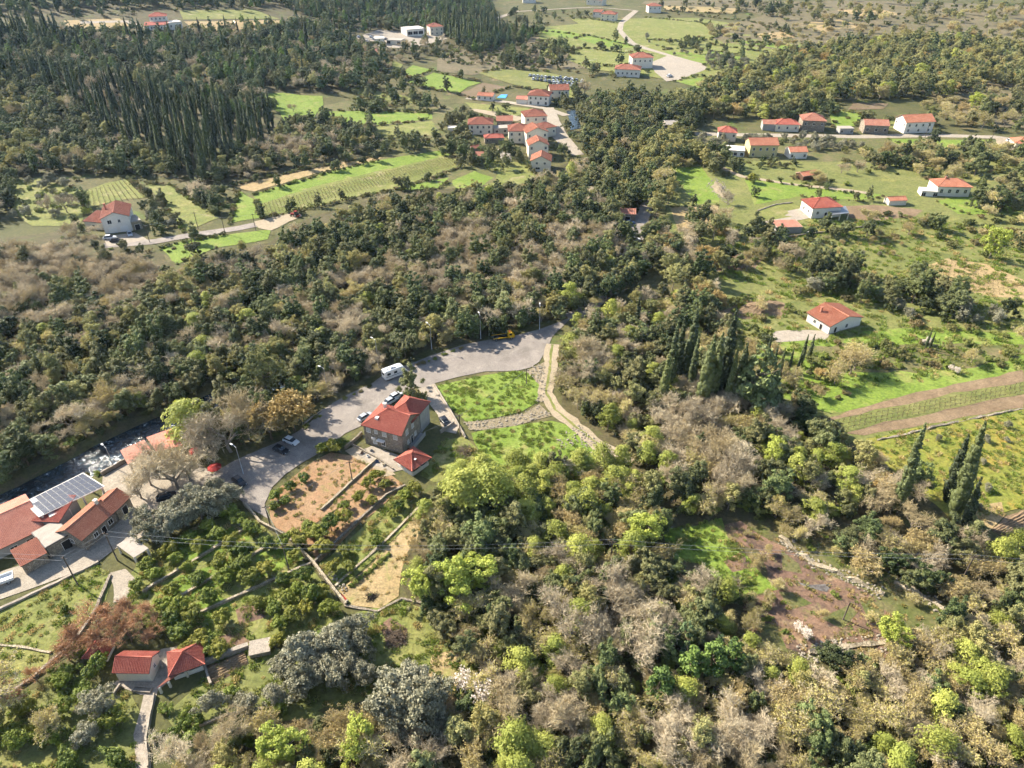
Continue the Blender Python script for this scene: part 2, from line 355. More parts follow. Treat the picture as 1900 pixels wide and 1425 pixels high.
field('meadow', '1232,985 1330,962 1362,1005 1405,1060 1440,1100 1380,1112 1330,1072 1250,1030', 'lush', 4, 1.2)
for s_ in ('1440,1100 1480,1092 1500,1110 1460,1125', '1600,1110 1640,1125 1660,1160 1620,1150', '1400,1160 1440,1170 1470,1205 1410,1195', '1530,1140 1570,1132 1590,1150 1550,1162', '1650,1160 1700,1175 1680,1200 1640,1195', '1440,1030 1480,1040 1500,1065 1450,1055', '1500,1195 1560,1205 1540,1228 1490,1220'): field('scrub_patch', s_, 'scrub', 5, 1.6)
field('burnt_ground', '1340,1040 1375,1025 1400,1055 1360,1062', 'burnt', 5, .6); field('ash_patch', '1468,1086 1500,1080 1545,1086 1535,1093 1490,1095', 'ash', 5, .9); field('ash_patch', '1280,1092 1330,1070 1345,1100 1300,1118', 'burnt', 5, .6)
field('meadow', '320,1330 500,1300 640,1330 600,1400 340,1425', 'meadow', 1, 1); field('meadow', '-60,1320 120,1250 250,1290 262,1330 250,1440 -60,1440', 'meadow', 1, 1)
field('meadow', '370,1270 480,1210 700,1195 780,1270 640,1310 400,1360 310,1330', 'meadow', 1, 1)
field('garden_soil', '378,1240 455,1208 462,1232 392,1272', 'burnt', 4, .3)

# --- roads and paving
AV = dict(avoid=True)
car_park = sheet('car_park', poly('1062,588 1000,612 960,622 900,632 860,640 800,660 770,672 720,690 690,712 640,735 600,760 570,790 530,815 470,840 430,858 395,880 400,925 440,925 470,948 500,965 492,935 505,905 530,880 560,860 610,830 640,805 672,790 700,765 725,745 745,735 770,716 790,722 806,712 850,700 900,690 960,688 985,682 1000,672 1015,650 1025,625'), M['asphalt'], 5, .12, 3, avoid=True)
sheet('driveway', poly('776,722 804,713 830,752 852,792 846,806 822,800 812,770'), M['concrete'], 6, .1, 3, avoid=True)
sheet('road', ribbon('1055,590 1090,575 1130,540 1165,480 1188,420 1203,370 1215,330 1222,292 1205,262 1150,245', 5), M['asphalt'], 5, .2, 4)
AVOID.append(ribbon('1055,590 1090,575 1130,540 1165,480 1188,420 1203,370 1215,330 1222,292', 1.6))
sheet('road', poly('1150,440 1155,405 1200,392 1205,420 1190,450'), M['asphalt'], 6, .2, 4, avoid=True)
TRK = '1024,640 1020,690 1013,728 1030,760 1068,792 1112,826 1170,862'
sheet('dirt_track', ribbon(TRK, 3.8), M['track'], 6, .4, 2)
AVOID.append(ribbon(TRK, 7.5))
for k_, s_ in ((0, 0),):
    q_ = poly(TRK); q_ = [p_ + Vector((-(q_[min(i + 1, 6)] - q_[max(i - 1, 0)]).normalized().y, (q_[min(i + 1, 6)] - q_[max(i - 1, 0)]).normalized().x, 0)) * k_ for i, p_ in enumerate(q_)]
    sheet('track_grass', ribbon_w(q_, .7), M['pasture'], 7, .2, 1.5)
sheet('road', ribbon('190,457 284,449 347,438 442,424 520,408 556,398', 5), M['asphalt'], 5, .2, 4, avoid=True); sheet('dirt_lot', poly('470,412 552,394 558,402 505,428 480,424'), M['track'], 6, .3, 3, avoid=True)
sheet('yard', poly('190,440 250,432 275,445 200,458'), M['paving'], 6, .2, 3, avoid=True)
sheet('road', ribbon('1017,200 1026,225 1036,250 1072,288', [7, 8, 9, 7]), M['paving'], 5, .3, 5, avoid=True); sheet('road', ribbon('866,182 940,190 1017,202 1050,215', 5), M['paving'], 5, .3, 5, avoid=True)
sheet('dirt_track', ribbon('876,203 920,212 967,222', [4, 9, 9]), M['track'], 6, .5, 5, avoid=True)
sheet('road', ribbon('1180,20 1152,44 1149,57 1172,81 1223,98 1250,106 1300,122', 6), M['paving'], 5, .3, 8, avoid=True); sheet('car_park', poly('1205,118 1240,104 1300,118 1312,128 1260,148 1235,152 1215,135'), M['concrete'], 6, .3, 8, avoid=True)
sheet('road', ribbon('1290,249 1450,252 1590,254 1745,252 1848,255 1910,264', 6), M['paving'], 5, .3, 8, avoid=True); sheet('dirt_lot', poly('1845,256 1870,258 1880,280 1856,278'), M['track'], 6, .3, 4, avoid=True)
sheet('dirt_track', ribbon('1330,308 1377,328 1458,341 1540,350 1620,360', 3.2), M['track'], 5, .3, 4, avoid=True)
sheet('dirt_track', ribbon('1460,398 1480,405 1420,415 1402,425', 4), M['paving'], 5, .2, 4, avoid=True); sheet('yard', poly('1460,392 1490,386 1510,404 1475,410'), M['concrete'], 6, .1, 4, avoid=True)
sheet('driveway', poly('1415,628 1440,615 1500,612 1545,618 1530,630 1440,636'), M['paving'], 6, .3, 3, avoid=True)
sheet('road', ribbon('150,42 240,40 262,52', 6), M['concrete'], 5, .5, 8); sheet('yard', poly('660,70 700,55 745,60 800,62 830,72 760,90 700,88'), M['concrete'], 5, .5, 8, avoid=True)
sheet('road', ribbon('900,40 960,22 1100,14 1180,20', 5), M['paving'], 4, .5, 10)
sheet('paved_yard', poly('-60,1090 0,1062 120,1022 200,985 190,930 190,885 250,850 330,835 395,880 400,925 330,955 290,985 215,1018 180,1046 90,1082 0,1112 -60,1140'), M['paving'], 4, .15, 3, avoid=True)
sheet('footpath', poly('205,1062 232,1055 252,1072 235,1115 212,1118'), M['paving'], 5, .2, 2)
sheet('terrace_paving', poly('210,1270 300,1205 330,1200 345,1235 318,1262 290,1285 262,1290'), M['concrete'], 5, .1, 3, avoid=True)
sheet('footpath', ribbon('280,1283 272,1320 262,1360 265,1400 266,1450', 2.1), M['concrete'], 6, .08, 2, avoid=True)
sheet('terrace_paving', poly('660,840 690,828 745,848 765,868 728,876 690,862'), M['concrete'], 6, .1, 3, avoid=True)
sheet('footpath', poly('640,838 660,828 700,858 735,880 715,884'), M['track'], 5, .2, 2)
# --- water
def water_mat():
    m = NT('river_water'); f = m.noise(.55, 5, .75, 1.2)
    m.color(m.ramp(f, [(.45, lin('171d20')), (.62, lin('35454c')), (.72, lin('c8d2d6'))])); m.b.inputs['Roughness'].default_value = .15; m.b.inputs['Specular IOR Level'].default_value = .5
    m.bump(f, .6, .3); return m.mat
M['water'] = water_mat()
mb = MB()
rp = [Vector((x, y, 0)) for x, y in RIV]; rb = ribbon_w(rp, 11); n = len(rp)
for i in range(n - 1):
    mb.face([(rb[i].x, rb[i].y, -1.25), (rb[i + 1].x, rb[i + 1].y, -1.25), (rb[2 * n - 2 - i].x, rb[2 * n - 2 - i].y, -1.25), (rb[2 * n - 1 - i].x, rb[2 * n - 1 - i].y, -1.25)])
tag(mb.build('river_water', M['water']), kind='structure'); AVOID.append(rb)
sheet('river_water', poly('1050,206 1072,204 1078,238 1060,242'), M['water'], 4, .3, 4, avoid=True)
sheet('pool_water', poly('922,182 930,176 942,176 938,183'), plain('pool_blue', '2f8fd0', .1, .1), 7, 0)
# ------------------------------------------------------------------ plants: meshes
M['bark'] = plain('bark', '6b5d4e', .95, .3, 3); M['bark_grey'] = plain('bark_grey', '857a6c', .95, .3, 3)
def unit(v): return v / np.maximum(np.linalg.norm(v, axis=-1, keepdims=True), 1e-9)
def raw_mesh(name, V, F, mats, tint=None, mi=None):
    """V n x 3, F list of index arrays with equal row length (3 or 4) -> mesh"""
    me = bpy.data.meshes.new(name); me.vertices.add(len(V)); me.vertices.foreach_set('co', np.asarray(V, np.float32).ravel())
    cnt = [f.shape[0] for f in F]; tot = np.concatenate([np.full(f.shape[0], f.shape[1], np.int32) for f in F])
    loops = np.concatenate([f.ravel() for f in F]).astype(np.int32)
    me.loops.add(len(loops)); me.loops.foreach_set('vertex_index', loops)
    me.polygons.add(len(tot)); me.polygons.foreach_set('loop_start', np.concatenate([[0], np.cumsum(tot)[:-1]]).astype(np.int32))
    if mi is not None: me.polygons.foreach_set('material_index', np.asarray(mi, np.int32))
    for m in mats: me.materials.append(m)
    if tint is not None:
        a = me.attributes.new('tint', 'FLOAT', 'POINT'); a.data.foreach_set('value', np.asarray(tint, np.float32))
    me.update(calc_edges=True); me.validate(); return me
def cards(c, nrm, size, r):
    """rhombus leaf sprays at c facing nrm"""
    n = len(c); t = unit(np.cross(nrm, r.normal(size=(n, 3)))); b = np.cross(nrm, t); s = size[:, None]
    asp = r.uniform(.45, .8, (n, 1)); bend = nrm * s * r.uniform(-.25, .1, (n, 1))
    V = np.stack([c - t * s + bend, c - b * s * asp, c + t * s + bend, c + b * s * asp], 1).reshape(-1, 3)
    return V, np.arange(n * 4).reshape(n, 4)
ICO = None
def ico():
    global ICO
    if ICO is None:
        bm = bmesh.new(); bmesh.ops.create_icosphere(bm, subdivisions=1, radius=1)
        ICO = (np.array([v.co[:] for v in bm.verts]), np.array([[v.index for v in f.verts] for f in bm.faces])); bm.free()
    return ICO
class Crown:
    def __init__(self): self.V = []; self.F = []; self.T = []; self.n = 0
    def add(self, V, F, T):
        self.V.append(V); self.F.append(F + self.n); self.T.append(np.broadcast_to(T, (len(V),)) if np.ndim(T) < 1 else T); self.n += len(V)
    def mesh(self, name, mats): return raw_mesh(name, np.concatenate(self.V), self.F, mats, np.concatenate(self.T))
def clumps(cr, cen, rad, crown_c, n_leaf, leaf, r, core=.72, up=.25, jit=.55, flatz=.85):
    k = len(cen); iv, iff = ico()
    for i in range(k):
        m = max(6, int(n_leaf * (rad[i] / rad.mean()) ** 2)); d = unit(r.normal(size=(m, 3))); d[:, 2] = np.where(r.random(m) < .6, np.abs(d[:, 2]), d[:, 2])
        rr = rad[i] * r.uniform(.72, 1.12, (m, 1)); c = cen[i] + d * rr * np.array([1, 1, flatz])
        out = unit(c - crown_c + 1e-6); nr = unit(d * .7 + out * .3 + np.array([0, 0, up]) + r.normal(size=(m, 3)) * jit)
        V, Fq = cards(c, nr, leaf * r.uniform(.6, 1.35, m), r)
        base = r.uniform(.25, .75); tt = np.clip(base + r.normal(0, .18, m), 0, 1)
        cr.add(V, Fq, np.repeat(tt, 4))
        if core: cr.add(cen[i] + iv * rad[i] * core * r.uniform(.85, 1.1, (len(iv), 1)) * np.array([1, 1, flatz]), iff, .12)  # dark filler added inside each clump to block light between the leaf cards
def broad(name, seed, mat, Rr, H, base, ncl, crad, nleaf, leaf, core=.72, egg=0.0, lump=.25, jit=.55, hollow=.35):
    """rounded crown from z = base to H, radius Rr"""
    r = np.random.default_rng(seed); cr = Crown(); c0 = np.array([0, 0, (H + base) / 2]); hh = (H - base) / 2
    d = unit(r.normal(size=(ncl, 3))); d[:, 2] = np.where(r.random(ncl) < .35, np.abs(d[:, 2]), d[:, 2])
    ph = r.uniform(0, 6.3, 3)
    ang = np.arctan2(d[:, 1], d[:, 0]); k = 1 + lump * (np.sin(2 * ang + ph[0]) * .6 + np.sin(3 * ang + ph[1]) * .5 + .5 * np.sin(5 * d[:, 2] + ph[2]))
    q = r.uniform(hollow, 1, ncl) ** .5
    sc = np.array([Rr - crad * .6, Rr - crad * .6, hh - crad * .5])
    cen = c0 + d * sc * (k * q)[:, None]; cen[:, :2] *= (1 - egg * (cen[:, 2:] - c0[2]) / hh)
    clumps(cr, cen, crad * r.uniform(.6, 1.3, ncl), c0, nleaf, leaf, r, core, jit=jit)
    return cr.mesh(name, [mat])
def trunk(name, seed, H, r0, mat, limbs=5, spread=.45, lean=.06):
    r = random.Random(seed); mb = MB(); top = Vector((r.uniform(-1, 1) * lean * H, r.uniform(-1, 1) * lean * H, H * .85))
    mid = top * .45 + Vector((r.uniform(-.2, .2), r.uniform(-.2, .2), 0))
    mb.tube([(0, 0, -.6), (0, 0, .15), mid, top], [r0 * 1.5, r0, r0 * .7, r0 * .2], 6)
    for i in range(limbs):
        a = i * 2.4 + r.random(); t = r.uniform(.35, .75); p = mid.lerp(top, (t - .35) / .5) if t > .45 else mid * (t / .45)
        e = p + Vector((math.cos(a) * H * spread * r.uniform(.6, 1), math.sin(a) * H * spread * r.uniform(.6, 1), H * r.uniform(.15, .32)))
        m = p.lerp(e, .5) + Vector((0, 0, -.05 * H)); mb.tube([p, m, e], [r0 * .5, r0 * .33, r0 * .1], 5, cap=False)
    return mb.mesh(name, mat)
def cypress(name, seed, mat, H, Rr, leaf=.3, n=110, pw=.75, per=24):
    r = np.random.default_rng(seed); cr = Crown(); t = (np.arange(n) + .5) / n; a = r.uniform(0, 6.3, n)
    prof = Rr * np.minimum(1, .45 + 2.4 * t) * (1 - t ** 2.3) ** .85 + .05
    cen = np.stack([np.cos(a) * prof * .5, np.sin(a) * prof * .5, .3 + t * (H - .5)], 1)
    clumps(cr, cen, np.maximum(prof * r.uniform(.5, .72, n), .14), np.array([0, 0, H * .4]), per, leaf, r, .92, up=.1, jit=.45, flatz=1.7)
    return cr.mesh(name, [mat])
def pine(name, seed, mat, H, Rr):
    r = np.random.default_rng(seed); cr = Crown(); n = 46; t = r.uniform(.25, 1, n); a = r.uniform(0, 6.3, n)
    prof = Rr * (1.05 - t) ** .6 * r.uniform(.45, 1.1, n)
    cen = np.stack([np.cos(a) * prof, np.sin(a) * prof, t * H], 1)
    clumps(cr, cen, np.maximum(.3, Rr * (1.15 - t) * .38 * r.uniform(.8, 1.3, n)), np.array([0, 0, H * .6]), 34, .3, r, .6, up=.45, jit=.6, flatz=.7)
    return cr.mesh(name, [mat])
def bare(seed, H, spread, barkm, twigm, leaf=None, leafm=None, lv=4, dens=1.0):
    """returns (trunk mesh, twig crown mesh)"""
    r = random.Random(seed); mb = MB(); tw = []          # twigs: (p, q, width)
    tips = []
    def grow(p, d, L, rad, level):
        q = p + d * L; m = p.lerp(q, .5) + Vector((r.gauss(0, .06), r.gauss(0, .06), r.gauss(0, .04))) * L
        if level <= 2: mb.tube([p, m, q], [rad, rad * .8, rad * .55], 5 if level < 2 else 4, cap=False)
        else: tw.append((p, m, max(rad, .03))); tw.append((m, q, max(rad * .7, .024)))
        if level >= lv: tips.append((q, d)); return
        k = {0: 5, 1: 4, 2: 5, 3: 5, 4: 4}[level]
        for i in range(k):
            t = 1.0 if i == 0 else r.uniform(.35, 1) if level else r.uniform(.6, 1)
            s = p.lerp(m, t * 2) if t < .5 else m.lerp(q, t * 2 - 1)
            ax = Vector((r.gauss(0, 1), r.gauss(0, 1), r.gauss(0, .45))).normalized()
            nd = (d * (.75 if level else .5) + ax * (spread + .1 * level) + Vector((0, 0, .18))).normalized()
            grow(s, nd, L * r.uniform(.55, .82) * (1.25 if level == 0 else 1), rad * r.uniform(.45, .62), level + 1)
    grow(Vector((0, 0, -.4)), Vector((r.gauss(0, .06), r.gauss(0, .06), 1)).normalized(), H * .3, H * .026, 0)
    rr = np.random.default_rng(seed); V = []; n = len(tw)
    A = np.array([t[0][:] for t in tw]); B = np.array([t[1][:] for t in tw]); Wd = np.array([t[2] for t in tw])[:, None]
    s = unit(np.cross(B - A, rr.normal(size=(n, 3))))
    V = np.stack([A - s * Wd, A + s * Wd, B + s * Wd * .7, B - s * Wd * .7], 1).reshape(-1, 3)
    Fq = [np.arange(n * 4).reshape(n, 4)]; T = [np.repeat(rr.uniform(.2, .9, n), 4)]; mi = [np.zeros(n)]; VV = [V]
    tp = np.array([t[0][:] for t in tips]); td = np.array([t[1][:] for t in tips]); k = 5
    # fine spray of twigs on every tip
    P0 = np.repeat(tp, k, 0) - np.repeat(td, k, 0) * rr.uniform(0, .8, (len(tp) * k, 1)); D = unit(np.repeat(td, k, 0) + rr.normal(size=(len(P0), 3)) * .75)
    L = rr.uniform(.5, 1.25, (len(P0), 1)) * H / 11; E2 = P0 + D * L; s = unit(np.cross(D, rr.normal(size=(len(P0), 3)))) * .03
    V2 = np.stack([P0 - s, P0 + s, E2], 1).reshape(-1, 3)
    VV.append(V2); Fq.append(np.arange(len(V2)).reshape(-1, 3) + n * 4); T.append(np.repeat(rr.uniform(.2, 1, len(P0)), 3)); mi.append(np.zeros(len(P0)))
    if leafm:
        m_ = int(len(P0) * dens); ii = rr.integers(0, len(P0), m_); c = P0[ii] + (E2 - P0)[ii] * rr.uniform(.3, 1.1, (m_, 1)); nn = unit(rr.normal(size=(m_, 3)) + np.array([0, 0, .5]))
        V3, F3 = cards(c, nn, leaf * rr.uniform(.6, 1.3, m_), rr); off = n * 4 + len(V2)
        VV.append(V3); Fq.append(F3 + off); T.append(np.repeat(rr.uniform(0, 1, m_), 4)); mi.append(np.ones(m_))
    crown = raw_mesh('crown', np.concatenate(VV), Fq, [twigm] + ([leafm] if leafm else []), np.concatenate(T), np.concatenate(mi))
    return mb.mesh('trunk', barkm), crown
def layered(name, seed, mat, Rr, H, base, n=34, leaf=.3):
    """loose spring foliage in flat sprays"""
    r = np.random.default_rng(seed); cr = Crown(); t = r.uniform(0, 1, n); a = r.uniform(0, 6.3, n)
    prof = Rr * np.sin(np.clip(t * .8 + .18, 0, 1) * math.pi) ** .7 * r.uniform(.35, 1, n)
    cen = np.stack([np.cos(a) * prof, np.sin(a) * prof, base + t * (H - base)], 1)
    clumps(cr, cen, Rr * r.uniform(.2, .4, n), np.array([0, 0, H * .6]), 42, leaf, r, 0, up=.7, jit=.5, flatz=.45)
    return cr.mesh(name, [mat])

LM = {}
LM['oak'] = leafmat('evergreen_leaf', '2e361c', '787c4e', .12, '747048', .6)
LM['oak2'] = leafmat('evergreen_leaf_green', '2e3a1e', '6c7646', .13, '64693c', .5)
LM['poplar'] = leafmat('pale_leaf', '60623a', '9e9a64', .25, '9c9258', .5)
LM['spring'] = leafmat('spring_leaf', '666c2c', 'a0a250', .28, '909846', .5)
LM['lime'] = leafmat('fresh_leaf', '788030', 'aab056', .28, '98a44a', .35)
LM['cyp'] = leafmat('cypress_leaf', '252c1a', '5c6440', .06, '646a3c', .4)
LM['pine'] = leafmat('pine_needle', '344620', '768a40', .12, None, .5)
LM['fir'] = leafmat('hill_pine_needle', '2a3a24', '5f7048', .1, '6a7448', .5)
LM['olive'] = leafmat('olive_leaf', '5a5942', '96927a', .15, '868268', .4)
LM['orange'] = leafmat('citrus_leaf', '3a4a1c', '7c8434', .15, '868234', .5)
LM['shrub'] = leafmat('shrub_leaf', '353e1c', '77793f', .15, '80704a', .7)
LM['green'] = leafmat('bush_leaf', '4c5c24', '838c40', .2, '7a8238', .6)
LM['rust'] = leafmat('rust_twig', '7c5a42', 'b08c68', .1, None, .3)
LM['twig'] = leafmat('grey_twig', '80745e', 'beb094', .1, 'a89872', .5)
LM['bud'] = leafmat('bud_leaf', '827a46', 'b8ae6c', .25, 'b09c6a', .6)
LM['tan'] = leafmat('tan_leaf', '847246', 'b49c66', .25, None, .4)
LM['blossom'] = leafmat('blossom', 'c8bcae', 'efe6dc', .3, None, .3)
LM['white'] = leafmat('white_blossom', 'b8ada4', 'e8dfd8', .3, None, .3)
LM['darkred'] = leafmat('dark_red_leaf', '5a2c1e', '96543a', .2, None, .3)

SP = {}          # species -> list of (trunk mesh, crown mesh, crown radius, height)
def species(key, name, cat, adj, variants): SP[key] = dict(name=name, cat=cat, adj=adj, var=variants)
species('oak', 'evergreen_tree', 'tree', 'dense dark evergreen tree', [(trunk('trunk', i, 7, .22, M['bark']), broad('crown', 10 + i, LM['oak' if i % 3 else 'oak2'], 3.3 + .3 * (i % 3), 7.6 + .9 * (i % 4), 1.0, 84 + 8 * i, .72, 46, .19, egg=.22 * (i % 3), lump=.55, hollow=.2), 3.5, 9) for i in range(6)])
species('poplar', 'pale_tree', 'tree', 'pale olive leafy tree', [(trunk('trunk', 20 + i, 8, .2, M['bark_grey']), broad('crown', 30 + i, LM['poplar'], 2.9 + .4 * i, 9.0, 2, 70, .68, 44, .19, core=.5, egg=.2, jit=.75, lump=.5, hollow=.2), 3.3, 9.5) for i in range(4)])
species('spring', 'spring_tree', 'tree', 'yellow-green spring tree', [(trunk('trunk', 40 + i, 7, .17, M['bark_grey']), layered('crown', 50 + i, LM['spring'], 3.0 + .3 * i, 8.2, 1.5, 70, .21), 3.2, 8.5) for i in range(4)])
species('lime', 'bright_tree', 'tree', 'bright lime green tree', [(trunk('trunk', 60 + i, 7, .2, M['bark_grey']), broad('crown', 70 + i, LM['lime'], 3.6, 8.4, 1.6, 80, .66, 50, .19, core=.45, jit=.65, lump=.35), 3.7, 8.6) for i in range(3)])
species('cyp', 'cypress_tree', 'cypress', 'tall narrow dark cypress', [(trunk('trunk', 80 + i, 6, .2, M['bark'], 0), cypress('crown', 90 + i, LM['cyp'], 15 + i, .85 + .2 * i, .17), 1.2, 15) for i in range(4)])
species('pine', 'pine_tree', 'pine', 'bushy green pine tree', [(trunk('trunk', 100 + i, 9, .2, M['bark']), pine('crown', 110 + i, LM['pine' if i == 0 else 'fir'], 10.5, 3.0), 2.6, 10.5) for i in range(4)])
species('olive', 'olive_tree', 'olive tree', 'grey-green olive tree', [(trunk('trunk', 120 + i, 3.6, .2, M['bark_grey'], 6, .5), broad('crown', 130 + i, LM['olive'], 2.6, 4.8, .7, 64, .58, 52, .14, core=.5, jit=.85, lump=.35), 2.6, 4.8) for i in range(4)])
species('orange', 'citrus_tree', 'fruit tree', 'round leafy citrus tree', [(trunk('trunk', 140 + i, 2.4, .11, M['bark'], 5, .45), broad('crown', 150 + i, LM['orange'], 1.75, 2.9, .45, 46, .45, 46, .13, core=.7), 1.85, 3.1) for i in range(3)])
species('shrub', 'shrub', 'shrub', 'rounded dark shrub', [(None, broad('foliage', 160 + i, LM['shrub'], 1.5 + .3 * i, 1.9 + .2 * i, 0, 30, .5, 40, .15, core=.65, lump=.45), 1.6, 2) for i in range(5)])
species('bush', 'green_bush', 'bush', 'fresh green bush', [(None, broad('foliage', 170 + i, LM['green'], 1.4 + .3 * i, 1.6 + .2 * i, 0, 30, .46, 40, .15, core=.55, lump=.45), 1.5, 1.7) for i in range(3)])
def barespec(key, name, adj, seeds, H, sp, bm_, tm, leaf=None, lm=None, dens=1, lv=4, cat='tree', rad=3.6):
    species(key, name, cat, adj, [bare(s, H * (1 + .06 * i), sp, bm_, tm, leaf, lm, lv, dens) + (rad, H) for i, s in enumerate(seeds)])
barespec('bare', 'bare_tree', 'leafless grey-brown tree', (201, 202, 203, 204, 205), 9, .62, M['bark_grey'], LM['twig'])
barespec('bud', 'budding_tree', 'budding tan-olive tree', (211, 212, 213, 214), 8, .68, M['bark_grey'], LM['twig'], .15, LM['bud'], 1.5)
barespec('rust', 'rusty_bare_tree', 'rust red bare-branched tree', (221, 222), 7.5, .55, M['bark'], LM['rust'])
barespec('blossom', 'blossom_tree', 'white blossoming tree', (231, 232), 6.5, .6, M['bark'], LM['twig'], .13, LM['blossom'], 2.2)
barespec('tan', 'tan_tree', 'tan-orange budding tree', (241, 242), 8.5, .62, M['bark'], LM['tan'], .2, LM['tan'], 2.6)

# ------------------------------------------------------------------ plants: placing
PL = []          # dict(k, v, x, y, rot, s, label, group, cat)
def inavoid(X, Y):
    r = np.zeros(np.shape(X), bool)
    for pg in AVOID: r |= inside(X, Y, pg)
    return r
def put(k, x, y, s=1.0, label=None, group=None, v=None, sz=None, solo=False):
    PL.append(dict(k=k, v=random.randrange(len(SP[k]['var'])) if v is None else v, x=x, y=y, rot=random.uniform(0, 6.28), s=s, sz=sz or random.uniform(.88, 1.15), label=label, group=group, solo=solo, ax=random.uniform(.8, 1.25) if k not in ('cyp', 'pine') else 1))
def at(k, px, py, s=1.0, label=None, group=None, v=None, sz=None, tilt=0.0):
    p = P(px, py); put(k, p.x, p.y, s, label, group, v, sz, solo=label is not None and group is None); PL[-1]['tilt'] = tilt
SPOTS = []       # (px, py, radius px, species, probability)
def vnoise(x, y, s, seed=0): return math.sin(x / s * 1.7 + seed) * math.cos(y / s * 1.3 + seed * 2.1) + .6 * math.sin((x + y) / s * 2.9 + seed * 3.3)
def scatter(pgs, spacing, mix, where, smin=.75, smax=1.25, jitter=.42, keep=1.0, seed=0, clump=25):
    pg = poly(pgs) if isinstance(pgs, str) else pgs
    x0 = min(p.x for p in pg); x1 = max(p.x for p in pg); y0 = min(p.y for p in pg); y1 = max(p.y for p in pg)
    gx, gy = np.meshgrid(np.arange(x0, x1, spacing), np.arange(y0, y1, spacing * .9))
    gx = gx + (np.arange(gx.shape[0]) % 2)[:, None] * spacing * .5
    gx = (gx + rng.uniform(-jitter, jitter, gx.shape) * spacing).ravel(); gy = (gy + rng.uniform(-jitter, jitter, gy.shape) * spacing).ravel()
    ok = inside(gx, gy, pg) & ~inavoid(gx, gy) & (rng.random(gx.shape) < keep)
    gx, gy = gx[ok], gy[ok]
    u, v, d = proj(gx, gy, hgt(gx, gy)); vis = (u > -110) & (u < 2010) & (v > -60) & (v < 1560)
    keys = list(mix)
    for x, y, px, py in zip(gx[vis], gy[vis], u[vis], v[vis]):
        wts = [max(.0, mix[k] * (1 + .75 * vnoise(x, y, clump, i * 1.9 + seed))) for i, k in enumerate(keys)]
        k = random.choices(keys, wts)[0] if sum(wts) > 0 else keys[0]
        for sx, sy, sr, sk, pr in SPOTS:
            if (px - sx) ** 2 + ((py - sy) * 1.3) ** 2 < sr * sr and random.random() < pr: k = sk
        s = random.uniform(smin, smax)
        put(k, float(x), float(y), s, ('big ' if s > smin + .72 * (smax - smin) else 'small ' if s < smin + .3 * (smax - smin) else '') + SP[k]['adj'] + ' ' + where, (SP[k]['adj'] + ('es ' if SP[k]['adj'].endswith('s') else 's ')) + where)
SPECIES_CAP = 290
LANDMARKS = []
def name_by_landmark(X, Y, bysp):
    """plants that stand close to something one can find are told apart by their order from it"""
    if not LANDMARKS: return
    A = np.array([(x, y) for x, y, _ in LANDMARKS]); ordw = ['nearest', 'second nearest', 'third nearest', 'fourth nearest', 'fifth nearest', 'sixth nearest', 'seventh nearest', 'eighth nearest', 'ninth nearest', 'tenth nearest']
    for k, ids in bysp.items():
        D = np.hypot(X[ids][:, None] - A[None, :, 0], Y[ids][:, None] - A[None, :, 1]); near = D.argmin(1); rk = D.argsort(0).argsort(0)
        for j, i in enumerate(ids):
            p = PL[i]; m = near[j]
            if p['solo'] or D[j, m] > 60 or rk[j, m] > 9: continue
            p['label'] = SP[k]['adj'] + ', ' + ordw[rk[j, m]] + ' to ' + LANDMARKS[m][2]
